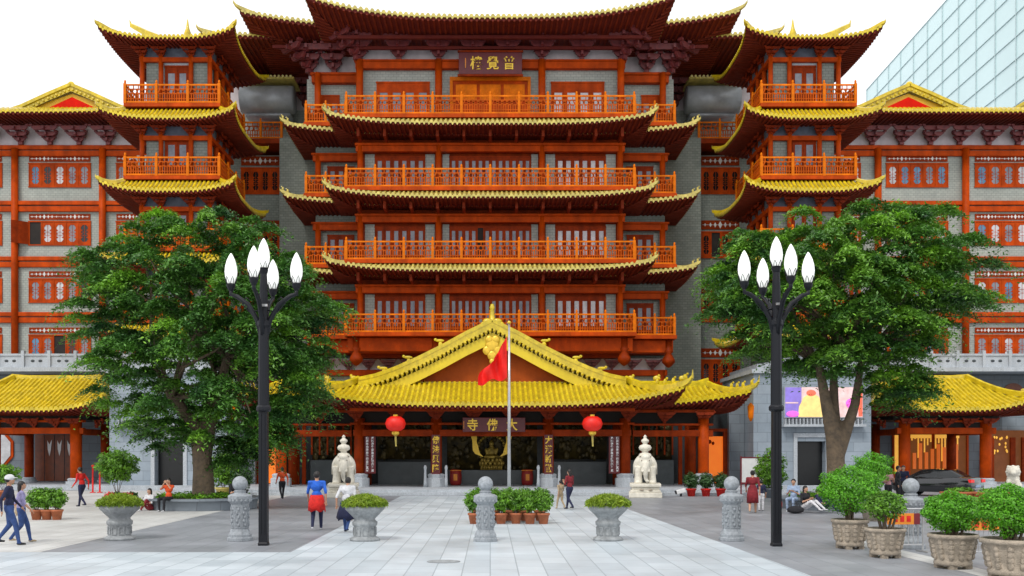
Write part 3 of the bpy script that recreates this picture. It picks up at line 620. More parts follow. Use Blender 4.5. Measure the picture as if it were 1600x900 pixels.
# ------------------------------------------------------------------ side wings
def wing(s):
    r = thing('side_wing', ('left' if s < 0 else 'right')+' of the two side wings, grey brick between red beams, lattice windows', 'building', (s*34, 77, 0), 'side wings of the temple')
    def bx(b, x0, x1, *a): b.box(min(s*x0, s*x1), max(s*x0, s*x1), *a)
    b = MB(); bx(b, 22, 48, 75.3, 90, 8.2, 26.1); b.build('wall', 'pale_brick', r)
    b = MB(); bx(b, 22, 48, 75.31, 90, 26.11, 28.2); b.build('plaster_frieze', 'plaster', r)
    beams = [26.1, 21.75, 17.4, 13.05]
    for z in beams:
        b = MB(); bx(b, 21.9, 48, 75.0, 75.29, z-.05, z+.28); bx(b, 21.9, 48, 75.08, 75.29, z-.55, z-.12); soft(b.build('beam', 'lacquer', r), .04)
    for x in (23.6, 30.3, 37.15, 44.0): column(r, s*x, 75.0, 8.6, 26.1, .26)
    rows = [23.15, 18.6, 14.1, 9.7]
    for j, z in enumerate(rows):
        for k, (x0, x1, n) in enumerate(((31.35, 36.15, 5), (38.3, 42.5, 4), (27.2, 29.3, 3), (24.3, 26.3, 2))):
            a, c = sorted((s*x0, s*x1))
            if s > 0: a, c = a-.3, c-.3
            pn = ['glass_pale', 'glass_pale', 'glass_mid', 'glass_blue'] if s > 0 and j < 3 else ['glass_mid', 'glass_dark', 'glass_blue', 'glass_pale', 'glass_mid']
            op = None
            if s < 0 and k == 0 and j == 1: op = 0
            if s < 0 and k == 0 and j == 3: op = 2
            window(r, a, c, z+.05, z+1.8, 75.3, n, pn, 'lacquer', (.12, .88), pane_w=.56, open_at=op)
            transom(r, a, c, z+2.0, z+2.45, 75.3, 2 if x1-x0 > 3 else 1)
            if op == 0:
                g = MB(); g.bar((a-.02, 75.2, z+.05+.875), (a-1.0, 74.4, z+.05+.875), .06, 1.75); g.build('shutter', 'wood_red', r)
    br = bracket_mesh('b', 1.02, 1.2).build('bracket', 'bracket', r, local=True); br.location = Vector((s*23, 75.1, 26.38))-Vector(r.location)
    k = 1
    while 23+k*2.28 < 47.5: put_bracket(br, r, (s*(23+k*2.28), 75.1, 26.38)); k += 1
    cxx = s*36
    eave(r, cxx, 80, 13.5, 7.6, 12, 4.0, 28.15, 29.6, .5, .3, 12.6, 4.8, 28.0, rib=.36, K=3, sides='F', curl=.3, dz=.22, ribr=.10)
    # front gables
    for gxx, hw, za in ((33.6, 7.2, 31.75), (44.6, 5.5, 31.3)):
        X = s*gxx; zb = 29.2
        b = MB(); b.prism([(X-hw*.8, zb), (X+hw*.8, zb), (X, za-.55)], 77.2, 77.4); o = b.build('gable', 'gable_yellow', r)
        b = MB(); b.prism([(X-hw*.30, 29.9), (X+hw*.30, 29.9), (X, za-.85)], 77.1, 77.19); b.build('gable_panel', 'flag_red', o)
        b = MB()
        for q in (-1, 1):
            pts = [(X, za), (X+q*hw*.25, za-.95*.8), (X+q*hw*.55, za-1.75), (X+q*hw*.85, za-2.45), (X+q*hw*1.08, za-2.8)]
            for (xa, z_a), (xb, z_b) in zip(pts[:-1], pts[1:]):
                b.add([(xa, 76.9, z_a), (xb, 76.9, z_b), (xb, 88, z_b), (xa, 88, z_a)], [(0, 1, 2, 3)])
                b.add([(xa, 76.9, z_a), (xb, 76.9, z_b), (xb, 76.9, z_b-.45), (xa, 76.9, z_a-.45)], [(0, 1, 2, 3)])
                b.bar((xa, 76.95, z_a+.08), (xb, 76.95, z_b+.08), .35, .25)
            for m_ in range(22):
                u = (m_+.5)/22*4; i_ = min(3, int(u)); fr = u-i_; xx = pts[i_][0]+(pts[i_+1][0]-pts[i_][0])*fr; zz = pts[i_][1]+(pts[i_+1][1]-pts[i_][1])*fr
                b.ell((xx, 76.85, zz-.28), .11, .07, .11, 6, 4)
        b.ell((X, 77, za+.15), .25, .25, .2); b.build('gable_roof', 'tile', r)
    # stone base storey and terrace
    b = MB(); bx(b, 23.9, 48, 72, 76, 0, 8.15); b.build('stone_base', 'granite_dark', r)  # shade on this wall is put into its dark granite colour
    b = MB(); bx(b, 24, 48, 69.2, 75, 8.2, 8.5); b.build('terrace_edge', 'granite_light', r)
    b = MB(); bx(b, 24, 48, 69.45, 69.6, 8.52, 8.62); bx(b, 24, 48, 69.42, 69.63, 9.35, 9.5)
    k = 24.2
    while k < 48:
        bx(b, k, k+.22, 69.38, 69.66, 8.52, 9.72); k += 1.9
    bx(b, 24, 48, 69.5, 69.56, 8.6, 9.36); o = b.build('balustrade', 'granite_light', r)
    b = MB(); k = 24.42
    while k < 47:
        for q in (.55, 1.1): b.ell((s*(k+q), 69.49, 8.98), .15, .02, .1, 8, 5)
        k += 1.9
    b.build('pierced_holes', 'granite_black', o)
    for x in (37.3, 39.2, 41.1):
        b = MB(); pts = [(s*x+.8*math.cos(a*PI/10), 6.75+.8*math.sin(a*PI/10)) for a in range(11)]; b.prism(pts, 71.9, 71.99); b.build('arched_window', 'door_brown', r)
    return r
mat('gable_yellow', (.85, .50, .02), .5, .1, 2)
mat('flag_red', (.72, .012, .002), .7, .1, 2, spec=.1)
wing(-1); wing(1)
# ------------------------------------------------------------------ gate hall in front
GX = .12
gate = thing('gate_hall', 'low entrance hall with a golden gabled roof, red pillars and gilded relief', 'temple gate', (GX, 60, 0))
b = MB(); b.box(GX-18, GX+16.3, 52.95, 66, .0, .3); b.box(GX-18, GX+16.3, 52.4, 52.94, 0, .15); gp = b.build('platform', 'granite_light', gate)
b = MB()
for s in (-1, 1): b.box(min(GX+s*8.6, GX+s*15.9), max(GX+s*8.6, GX+s*15.9), 63.5, 63.8, .3, 5.2)
b.box(GX-8.59, GX+8.59, 63.9, 64.2, .3, 5.6); b.build('back_wall', 'granite_black', gate)
mat('altar_stone', (.075, .09, .095), .35, .15, 2)
for x0, x1 in ((-2.8, 2.8), (-7.3, -3.7), (3.7, 7.3)):
    b = MB(); b.box(GX+x0, GX+x1, 61.4, 61.9, .3, 1.22 if x0 > -3 and x1 < 3 else 1.75); b.build('altar_base', 'altar_stone', gate)
def relief(x0, x1, z0, z1, seed):
    random.seed(seed); b = MB(); b.box(GX+x0, GX+x1, 61.9, 61.98, z0, z1)
    n = int((x1-x0)*26)
    for k in range(n):
        x = GX+random.uniform(x0+.2, x1-.2); z = random.uniform(z0+.1, z1-.2); r = random.uniform(.05, .2)
        b.ell((x, 61.88, z), r, .1, r*random.uniform(.7, 1.9), 7, 5)
    return b.build('relief_panel', 'relief_dark', gate, True)
relief(-2.9, 2.9, 1.24, 5.2, 1); relief(-7.4, -3.6, 1.92, 5.0, 2); relief(3.6, 7.4, 1.92, 5.0, 3)
for s in (-1, 1):
    a, c = sorted((s*8.7, s*11.6)); relief(a, c, 1.9, 4.6, 5+s)
    b = MB(); b.box(GX+a, GX+c, 61.3, 61.8, .3, 1.85); b.build('altar_base', 'altar_stone', gate)
    b = MB()
    for k in range(6): x = GX+s*(9.0+k*.5); b.box(x-.05, x+.05, 61.2, 61.25, 2.2, 4.6)
    for k in range(5): x = GX+s*(12.0+k*.42); b.box(x-.12, x+.12, 61.2, 61.35, .3, 4.6)
    b.build('timber_lattice', 'wood_red', gate)
def fx(v): return (GX+(v[0]-GX)*.82, 61.3+(v[1]-61.6)*.9, 1.25+(v[2]-1.92)*.82)
# gilded seated figure relief: halo, body, lotus seat, flames
b = MB()
for k in range(28):
    a = 2*PI*k/28; b.ell((GX-.05+1.05*math.cos(a), 61.7, 3.55+1.05*math.sin(a)), .13, .09, .13, 7, 5)
bd = MB()
bd.ell((GX-.05, 61.6, 3.95), .20, .18, .25); bd.ell((GX-.05, 61.62, 4.2), .09, .09, .1); bd.ell((GX-.05, 61.6, 3.3), .36, .22, .48); bd.ell((GX-.05, 61.5, 2.92), .66, .32, .2)
for q in (-1, 1):
    bd.ell((GX-.05+q*.36, 61.55, 3.3), .13, .14, .36, rot=Quaternion((0, 1, 0), q*.3)); bd.ell((GX-.05+q*.2, 61.42, 3.0), .2, .12, .08)
bd.v = [fx(v) for v in bd.v]; bm_ = voxel(bd, .04, 2)
for poly in bm_.polygons: poly.use_smooth = True
bm_.materials.append(M['gilded'])
for v in bm_.vertices: v.co -= base_loc(gate)
o = bpy.data.objects.new('seated_figure', bm_); COL.objects.link(o); o.parent = gate
b.v = [fx(v) for v in b.v]; b.build('halo', 'gilded', o, True)
b = MB()
for r, z, n in ((.72, 2.65, 13), (.86, 2.42, 15)):
    for k in range(n): a = 2*PI*k/n; b.ell((GX-.05+r*math.cos(a), 61.5+.25*math.sin(a), z), .15, .1, .2, 7, 5)
b.box(GX-.9, GX+.8, 61.35, 61.8, 1.92, 2.3)
for k in range(9): b.ell((GX-.8+k*.19, 61.33, 2.1), .09, .05, .15, 6, 4)
b.v = [fx(v) for v in b.v]; b.build('lotus_seat', 'gilded', o, True)
for q in (-1, 1):
    b = MB(); b.prism([(GX-.05+q*1.75, 5.0), (GX-.05+q*1.1, 5.0), (GX-.05+q*1.15, 4.1), (GX-.05+q*.9, 3.2), (GX-.05+q*.6, 2.9), (GX-.05+q*1.25, 3.15), (GX-.05+q*1.45, 3.4), (GX-.05+q*1.5, 4.2)][::q], 61.6, 61.68)
    b.v = [fx(v) for v in b.v]; b.build('gilded_cloud', 'gold', o)
# columns
for x in (3.35, 7.95, 12.65):
    for s in (-1, 1):
        m_ = 'lacquer' if x > 12 else 'wood_red'
        c = column(gate, GX+s*x, 57.5, .3, 4.4, .33, m_); q = MB(); X = GX+s*x
        q.lathe([(.62, 0), (.62, .5), (.5, .55), (.55, .72), (.42, .8)], (X, 57.5, .302), 8, rot=PI/8); q.build('column_base', 'granite_light', c)
        if s*x in (-3.35, 3.35):
            p = MB(); p.box(X-.25, X+.25, 57.05, 57.12, 1.05, 3.4); pl = p.build('couplet_board', 'board_dark', gate)
            chars = '佛法興隆' if s < 0 else '大漢新猷'
            for k, ch in enumerate(chars): text_obj('lettering', ch, .48, (X, 57.03, 3.10-k*.56), 'gold', pl, .01, .9, .012)
            for dx in (-.62, .62): p = MB(); p.lathe([(.12, 0), (.09, .3), (.07, 1.0), (.10, 1.15), (.05, 1.3)], (X+dx, 56.9, .302), 10); p.build('side_post', 'granite_light', gate, True)
        if abs(x-7.95) < .1:
            p = MB(); p.box(min(X-s*.35, X-s*1.0)+.0, max(X-s*.35, X-s*1.0), 57.2, 57.28, 1.1, 3.3)
            pl = p.build('inscription_board', 'board_dark', gate)
            for cc, txt in ((-.5, '諸惡莫作眾善奉行自淨其意'), (-.82, '是諸佛教南無本師釋迦牟尼')):
                for k, ch in enumerate(txt): text_obj('lettering', ch, .17, (X+s*cc, 57.185, 3.2-k*.175), 'white', pl, .005, .9, .006)
for x in (-12.65, -7.95, 7.95, 12.65): column(gate, GX+x, 61.0, .3, 4.4, .3, 'wood_red')
# beams
b = MB(); b.box(GX-8.3, GX+8.3, 57.25, 57.75, 3.32, 3.72); b.box(GX-8.5, GX+8.5, 57.2, 57.8, 4.0, 4.14)
b.box(GX-8.2, GX+8.2, 55.1, 55.3, 4.72, 4.92)
for s in (-1, 1):
    x0, x1 = sorted((GX+s*8.4, GX+s*13.2)); b.box(x0, x1, 57.3, 57.7, 3.3, 3.68); b.box(x0, x1, 57.25, 57.75, 3.95, 4.08); b.box(x0, x1, 56.9, 57.05, 4.72, 4.9)
    for y0 in (57.8,): b.box(GX+s*12.65-.2, GX+s*12.65+.2, y0, 61, 3.8, 4.2)
soft(b.build('beam', 'wood_red', gate), .04)
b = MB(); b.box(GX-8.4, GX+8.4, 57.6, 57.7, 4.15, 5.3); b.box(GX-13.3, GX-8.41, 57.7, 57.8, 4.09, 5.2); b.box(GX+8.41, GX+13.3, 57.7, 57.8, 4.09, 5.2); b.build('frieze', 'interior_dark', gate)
bg_ = bracket_mesh('b', .55, 1.6).build('bracket', 'bracket_red', gate, local=True); bg_.location = Vector((GX-8.1, 57.3, 4.2))-Vector(gate.location)
for x in (-5.65, -3.35, -1.1, 1.1, 3.35, 5.65, 8.1): put_bracket(bg_, gate, (GX+x, 57.3, 4.2))
for x in (-10.3, -12.6, 10.3, 12.6): put_bracket(bg_, gate, (GX+x, 57.5, 4.1))
b = MB(); b.box(GX-1.75, GX+1.95, 56.6, 56.72, 3.56, 4.42); sg = b.build('signboard', 'board_dark', gate); soft(sg, .03)
for ch, x in (('寺', -1.10), ('佛', .06), ('大', 1.22)): text_obj('lettering', ch, .74, (x+GX-.06, 56.57, 3.99), 'gold', sg, .02, .9, .012)
b = MB(); b.box(GX-1.7, GX-1.66, 56.57, 56.59, 3.75, 4.2); b.build('signature_line', 'orange_panel', sg)
# roofs
eave(gate, GX, 61.5, 10.55, 7.0, 8.1, 3.6, 5.10, 6.55, .95, .35, 8.4, 4.0, 4.95, rib=.30, K=5, curl=.85, ridge_w=.34, beasts=4, bow=1.15, sides='FLR', ribr=.10, dz=.22, p=3.5, deck='tile_groove_shade')
eave(gate, GX, 61.2, 14.9, 4.7, 13.2, 2.6, 5.12, 6.35, .85, .3, 12.9, 3.6, 5.0, rib=.30, K=4, curl=.8, ridge_w=.30, beasts=4, bow=1.15, ribr=.10, dz=.22, p=4, deck='tile_groove_shade')
for s in (-1, 1):
    b = MB(); b.sweep([(GX+s*7.2, 59.6, 6.3), (GX+s*10, 59.6, 6.3), (GX+s*12.7, 59.6, 6.3), (GX+s*13.4, 59.6, 6.5)], .4, .5)
    for k in range(3): b.ell((GX+s*(8.6+k*1.6), 59.6, 6.95), .22, .15, .18, 8, 5); b.ell((GX+s*(8.75+k*1.6), 59.6, 7.1), .1, .08, .12, 6, 4)
    b.build('side_ridge', 'tile', gate)
    b = MB(); x = GX+s*15.35; b.lathe([(.05, 0), (.16, .25), (.2, .9), (.12, 1.0), (.03, 1.1)], (x, 57.0, 4.2), 8); b.build('corner_pendant', 'rail', gate, True)
GP = [(0, 9.95), (1.5, 9.22), (3.0, 8.40), (4.4, 7.70), (5.8, 7.08), (7.0, 6.66), (8.0, 6.45)]
b = MB(); b.prism([(GX-6.3, 6.3), (GX+6.3, 6.3), (GX, 9.5)], 58.3, 58.45)
mat('gable_red', (.42, .075, .004), .6, .12, 1.2, spec=.2, dirt=.2); gb = b.build('gable', 'gable_red', gate)
b = MB(); T_ = MB(); Bd = MB()
for s in (-1, 1):
    for (xa, za), (xb, zb) in zip(GP[:-1], GP[1:]):
        A = (GX+s*xa, za); B_ = (GX+s*xb, zb)
        T_.add([(A[0], 57.45, A[1]), (B_[0], 57.45, B_[1]), (B_[0], 66, B_[1]), (A[0], 66, A[1])], [(0, 1, 2, 3)])
        for (y0, y1, d0, d1, tgt) in ((57.32, 57.55, .24, -.18, b), (57.50, 57.62, -.42, -1.05, Bd)):
            tgt.add([(A[0], y0, A[1]+d0), (B_[0], y0, B_[1]+d0), (B_[0], y0, B_[1]+d1), (A[0], y0, A[1]+d1), (A[0], y1, A[1]+d0), (B_[0], y1, B_[1]+d0), (B_[0], y1, B_[1]+d1), (A[0], y1, A[1]+d1)],
                     [(0, 1, 2, 3), (4, 5, 6, 7), (0, 1, 5, 4), (3, 2, 6, 7)])
        b.bar((A[0], 57.5, A[1]+.30), (B_[0], 57.5, B_[1]+.30), .42, .22)
        n = max(3, int(math.hypot(xb-xa, zb-za)/.26))
        for k in range(n):
            t = (k+.5)/n; x = A[0]+(B_[0]-A[0])*t; z = A[1]+(B_[1]-A[1])*t
            b.ell((x, 57.34, z-.24), .10, .09, .10, 7, 5); b.add([(x-.09, 57.36, z-.28), (x+.09, 57.36, z-.28), (x, 57.36, z-.47)], [(0, 1, 2)])
        for k in range(int((xb-xa)/.3)):   # tile rolls down the slope
            pass
    for y in np.arange(57.8, 65.8, .32):
        b.tube([(GX+s*x, y, z+.03) for x, z in GP], .09, 5)
    for x, z in ((3.1, 8.75), (5.0, 7.75), (6.5, 7.1)):
        X = GX+s*x; b.ell((X, 57.5, z+.05), .14, .1, .2, 7, 5); b.ell((X+s*.05, 57.5, z+.3), .28, .08, .09, 7, 5); b.ell((X+s*.3, 57.5, z+.36), .1, .08, .09, 6, 4)
T_.build('tile_bed', 'tile_groove_shade', gate); rk = b.build('gable_roof', 'tile', gate)
mat('yellow_board', (.80, .60, .02), .45, .08, 1, dirt=.15); Bd.build('bargeboard', 'yellow_board', rk)
b = MB(); b.lathe([(.26, 0), (.3, .1), (.16, .25), (.13, .9), (.17, 1.0), (.12, 1.1), (.1, 1.2)], (GX, 57.6, 10.05), 10)
for q in (-1, 1): b.ell((GX+q*.3, 57.55, 10.2), .3, .16, .2, 8, 5); b.ell((GX+q*.55, 57.55, 10.05), .16, .12, .14, 7, 5)
b.sweep([(GX, 57.6, 9.95), (GX, 62, 9.95), (GX, 66, 9.95)], .4, .5); b.build('ridge_finial', 'tile', gate, True)
b = MB()
for x, z, r in ((0, 8.75, .42), (-.3, 8.45, .28), (.3, 8.45, .28), (0, 8.15, .3), (-.18, 9.1, .25), (.2, 9.1, .25), (0, 7.8, .18)): b.ell((GX+x, 57.42, z), r, .07, r, 10, 6)
b.build('gable_pendant', 'gold', gate, True)
b = MB(); b.box(GX-6.1, GX+6.1, 58.05, 58.3, 6.35, 6.62); b.build('base_ridge', 'tile', gate)
# glowing orange side doorways
for s in (-1, 1):
    b = MB(); x0, x1 = sorted((GX+s*13.85, GX+s*15.05)); b.box(x0, x1, 62.6, 62.7, .35, 3.4); o = b.build('lit_doorway', 'orange_door', gate)
    b = MB(); b.box(x0-.25, x0-.01, 62.4, 62.7, .3, 3.7); b.box(x1+.01, x1+.25, 62.4, 62.7, .3, 3.7); b.box(x0-.25, x1+.25, 62.4, 62.7, 3.71, 3.9); b.build('door_frame', 'wood_red', o)
    b = MB(); b.ell((x0+.3, 62.55, 3.05), .16, .05, .14, 7, 5); b.ell((x0+.55, 62.55, 2.95), .1, .05, .12, 7, 5); b.build('ornament', 'wood_red', o)
    b = MB(); b.box(min(GX+s*15.3, GX+s*16.3), max(GX+s*15.3, GX+s*16.3), 62, 62.4, .3, 6.8); b.build('side_wall', 'granite_dark', gate)
# objects inside the gate
for x, lab in ((gx(712, 60.3), 'red drum shaped donation box in front of the left end of the central altar'), (gx(824, 60.3), 'red donation box in front of the right end of the central altar')):
    t = thing('donation_box', lab, 'donation box', (x, 60.3, .3), 'donation boxes by the altar')
    b = MB(); b.lathe([(.30, 0), (.36, .15), (.38, .55), (.33, .95), (.25, 1.0)], (x, 60.3, .3), 14); b.build('body', 'box_red', t, True)
    b = MB(); b.lathe([(.37, 0), (.37, .05)], (x, 60.3, 1.2), 14); b.box(x-.12, x+.12, 59.90, 59.96, .6, 1.0); b.build('trim', 'orange_panel', t)
for x, lab in ((618, 'round red paper lantern hanging in the left bay of the gate hall'), (925.5, 'round red paper lantern hanging in the right bay of the gate hall')):
    d = 54.9; X = gx(x, d); z = gz(662, d)
    t = thing('lantern', lab, 'lantern', (X, d, z), 'red lanterns under the gate roof')
    b = MB(); n = 16; vs = []
    prof = [(.10, .43), (.3, .41), (.5, .27), (.60, 0), (.5, -.27), (.3, -.41), (.10, -.43)]
    for r, zz in prof:
        for k in range(2*n): a = PI*k/n; rr = r*(1 if k % 2 else .95); vs.append((X+rr*math.cos(a), d+rr*math.sin(a), z+zz))
    b.add(vs, [(i*2*n+k, i*2*n+(k+1) % (2*n), (i+1)*2*n+(k+1) % (2*n), (i+1)*2*n+k) for i in range(len(prof)-1) for k in range(2*n)]); b.build('shade', 'lantern', t, True)
    b = MB(); b.lathe([(.15, -.43), (.22, -.46), (.22, -.60), (.1, -.68)][::-1], (X, d, z), 12); b.build('lower_cap', 'gold', t); b = MB(); b.lathe([(.14, .42), (.14, .52)], (X, d, z), 12); b.build('cap', 'gold', t)
    b = MB()
    for k in range(7): a = k*.9; b.tube([(X+.05*math.cos(a), d+.05*math.sin(a), z-.66), (X+.03*math.cos(a)+.03, d+.03*math.sin(a), z-1.3)], .018, 4)
    b.build('tassel', 'tile_pale', t); b = MB(); b.tube([(X, d, z+.5), (X, d, z+.62)], .02, 5); b.build('cord', 'metal_black', t)
# ------------------------------------------------------------------ stone gatehouses under the towers
def gatehouse(s):
    t = thing('stone_gatehouse', ('pale granite gatehouse behind the left tree with a black doorway' if s < 0 else 'pale granite gatehouse behind the right tree with a bright picture screen over its black doorway'), 'gatehouse', (s*20.1, 62, 0), 'stone gatehouses beneath the corner towers')
    def bx(b, x0, x1, *a): b.box(min(s*x0, s*x1), max(s*x0, s*x1), *a)
    b = MB(); bx(b, 16.45, 19.2, 60, 60.6, 0, 7.3); bx(b, 20.95, 23.8, 60, 60.6, 0, 7.3); bx(b, 19.201, 20.949, 60, 60.6, 3.05, 7.3)
    bx(b, 16.45, 23.8, 61.3, 68, 0, 7.3); bx(b, 16.45, 16.9, 60.61, 61.29, 0, 7.3); bx(b, 23.4, 23.8, 60.61, 61.29, 0, 7.3)
    t1 = b.build('wall', 'granite_block', t)
    b = MB(); bx(b, 19.2, 20.95, 60.62, 60.7, 0, 3.04); b.build('doorway', 'door_black', t)
    b = MB(); bx(b, 18.95, 19.18, 59.93, 59.997, .3, 3.3); bx(b, 20.97, 21.2, 59.93, 59.997, .3, 3.3); bx(b, 18.95, 21.2, 59.92, 59.996, 3.302, 3.55); b.build('door_surround', 'granite_light', t)
    b = MB(); bx(b, 16.3, 23.95, 59.8, 68.1, 7.302, 7.55); bx(b, 16.7, 23.5, 60.1, 67, 7.56, 7.9)
    b.prism([(s*17.0, 7.9), (s*23.2, 7.9), (s*20.1, 8.8)][::s], 60.2, 60.6); bx(b, 18.2, 23.3, 59.45, 59.99, 3.95, 4.1)
    for k in range(22): x = 18.3+k*.225; bx(b, x, x+.06, 59.5, 59.95, 4.1, 4.45)
    b.build('cornice', 'granite_light', t)
    b = MB(); bx(b, 16.4, 24, 59.2, 59.99, 0, .3); b.build('step', 'granite_light', t)
    return t
g1 = gatehouse(-1); g2 = gatehouse(1)
sc_ = thing('picture_screen', 'bright purple and yellow picture screen above the gatehouse doorway on the right', 'screen', (20.6, 59.75, 4.6))
b = MB(); b.box(18.3, 23.2, 59.72, 59.9, 4.5, 6.45); b.build('casing', 'metal_grey', sc_)
b = MB(); b.cur = 0; b.box(18.35, 19.35, 59.70, 59.718, 4.55, 6.4); b.cur = 4; b.box(19.36, 23.15, 59.70, 59.717, 4.55, 6.4)
b.cur = 1; b.prism([(19.15, 4.56), (20.75, 4.56), (20.7, 5.3), (20.4, 5.85), (19.95, 6.05), (19.5, 5.8), (19.2, 5.2)], 59.67, 59.70)
b.cur = 2; b.prism([(20.8, 4.56), (21.5, 4.56), (21.5, 6.0), (20.8, 6.1)], 59.68, 59.699); b.ell((19.95, 59.67, 6.05), .3, .02, .2); b.box(22.9, 23.14, 59.68, 59.699, 4.6, 6.35)
b.cur = 3; b.ell((22.4, 59.67, 5.4), .3, .02, .3); b.ell((18.8, 59.67, 4.75), .4, .02, .2); b.cur = 4; b.box(18.36, 19.15, 59.68, 59.699, 5.4, 5.48)
b.build('picture', ['screen_purple', 'screen_yellow', 'screen_red', 'screen_pink', 'screen_pale'], sc_)
# ------------------------------------------------------------------ porticoes in front of the side wings
def portico(s):
    t = thing('entrance_portico', ('portico with a golden hipped roof over brown doors, beside the left wing' if s < 0 else 'portico with a golden hipped roof over lit shop windows behind the black car'), 'portico', (s*29.3, 62, 0), 'golden roofed porticoes')
    cx = s*28.9
    b = MB(); b.box(cx-6.5, cx+(18 if s > 0 else 6.5) if s > 0 else cx+4.9, 59.9, 72, 0, .3)
    if s < 0: b.box(cx-18, cx-6.51, 59.9, 72, 0, .3)
    b.build('platform', 'granite_light', t)
    e = eave(t, cx, 64.2, 4.75, 4.6, 2.9, .25, 5.05, 7.2, .75, .3, 3.6, 2.6, 4.75, rib=.30, K=5, curl=.55, ridge_w=.3, beasts=1, bow=1.12, dz=.2, ribr=.10, deck='tile_groove_shade')
    b = MB(); b.sweep([(cx-3.1, 64.2, 7.2), (cx-2, 64.2, 7.12), (cx+2, 64.2, 7.12), (cx+3.1, 64.2, 7.2)], .35, .4); b.build('ridge', 'tile', e)
    for x in (26.75, 32.0):
        c = column(t, s*x, 62, .3, 4.3, .36, 'lacquer', base=.4); column(t, s*(x-.2), 66.2, .3, 4.3, .3, 'wood_red', base=.35)
    b = MB()
    x0, x1 = sorted((s*26.2, s*32.6)); b.box(x0, x1, 61.8, 62.2, 3.55, 3.95); b.box(x0, x1, 61.75, 62.25, 4.3, 4.45)
    for x in (26.75, 32.0): b.box(s*x-.17, s*x+.17, 62.26, 66.2, 3.5, 3.9)
    soft(b.build('beam', 'lacquer', t), .04)
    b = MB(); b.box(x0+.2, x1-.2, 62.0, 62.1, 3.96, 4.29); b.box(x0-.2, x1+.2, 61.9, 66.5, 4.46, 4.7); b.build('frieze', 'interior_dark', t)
    br = bracket_mesh('b', .5, 1.3).build('bracket', 'bracket_red', t, local=True); br.location = Vector((s*26.75, 61.9, 3.95))-Vector(t.location)
    for x in (28.0, 29.4, 30.7, 32.0): put_bracket(br, t, (s*x, 61.9, 3.95))
    for q in (-1, 1): put_bracket(br, t, (cx+q*3.2, 62.6, 3.95), q*PI/2)
    # wall with doors behind
    b = MB(); x0, x1 = sorted((s*24.2, s*36)); b.box(x0, x1, 67.5, 68, .3, 5.6); b.build('wall', 'granite_dark', t)
    if s < 0:
        a, c = -32.0, -29.2; b = MB()
        for k in range(4): b.box(a+k*.7+.03, a+k*.7+.67, 67.42, 67.49, .35, 3.6)
        d = b.build('door', 'door_brown', t); b = MB()
        for k in range(1, 4):
            xx = a+k*.7+.35; b.prism([(xx-.15, 3.2), (xx, 2.9), (xx+.17, 3.25), (xx+.1, 2.5), (xx, 2.1), (xx-.12, 2.6)], 67.39, 67.41)
        b.build('cut_paper', 'white', d)
        b = MB(); pts = [(-34.6+1.2*math.cos(PI/8+a_*PI/4), 2.6+1.4*math.sin(PI/8+a_*PI/4)) for a_ in range(8)]; b.prism(pts, 67.4, 67.49); o = b.build('octagonal_window', 'lacquer', t)
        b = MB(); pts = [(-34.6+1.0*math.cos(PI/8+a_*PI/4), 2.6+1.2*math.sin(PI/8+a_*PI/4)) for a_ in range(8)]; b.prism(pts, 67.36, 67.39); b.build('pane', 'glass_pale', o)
    else:
        b = MB(); b.box(28.3, 33.4, 67.40, 67.49, .5, 3.7); o = b.build('shop_window', 'interior', t)
        b = MB()
        for x in (28.2, 28.95, 31.0, 33.4): b.box(x, x+.14, 67.28, 67.39, .4, 3.8)
        b.box(28.2, 33.5, 67.28, 67.385, 3.72, 3.85); b.build('window_frame', 'lacquer', o)
        b = MB(); b.box(28.3, 28.8, 67.35, 67.385, 1.0, 3.6)
        for (xa, xb) in ((29.1, 30.95), (31.2, 32.9)):
            b.box(xa, xb, 67.33, 67.36, 3.35, 3.6)
            x = xa
            while x < xb: b.box(x, x+.09, 67.33, 67.36, 3.3-random.random()*1.6, 3.34); x += .22
        b.build('lamp_strings', 'warm_bulb', o)
        b = MB()
        for k in range(9): b.box(29.2+k*.42, 29.42+k*.42, 67.25, 67.32, 1.2, 2.2+random.random()*.9)
        b.build('hanging_goods', 'warm_light', o)
        b = MB(); pts = [(36.6+2.2*math.cos(PI/8+a_*PI/4), 2.2+1.75*math.sin(PI/8+a_*PI/4)) for a_ in range(8)]; 
        b.prism([(34.4, .3), (38.8, .3), (38.8, 3.0), (37.8, 3.9), (35.4, 3.9), (34.4, 3.0)], 67.3, 67.45); o = b.build('octagonal_doorway', 'interior', t)
        b = MB()
        for x in (34.9, 36.4, 37.2, 38.1): b.box(x, x+.35, 67.15, 67.29, .35, 3.4)
        b.build('inner_post', 'wood_red', o)
        for k in range(16):
            b = MB(); b.ell((34.7+random.random()*1.6, 67.2, 2.3+random.random()*1.3), .07, .05, .1, 6, 4); b.build('bulb', 'warm_bulb', o)
        b = MB(); b.box(33.7, 48, 67.52, 71, .3, 5.7); b.build('plain_wall', 'granite_block', t)
        e = eave(t, 39.5, 65.6, 4.6, 3.4, 3.2, .2, 5.15, 6.35, .3, .2, 3.6, 1.9, 4.9, rib=.30, K=4, curl=.4, ridge_w=.28, bow=1.1, dz=.2, deck='tile', sides='FLR')
    return t
portico(-1); portico(1)
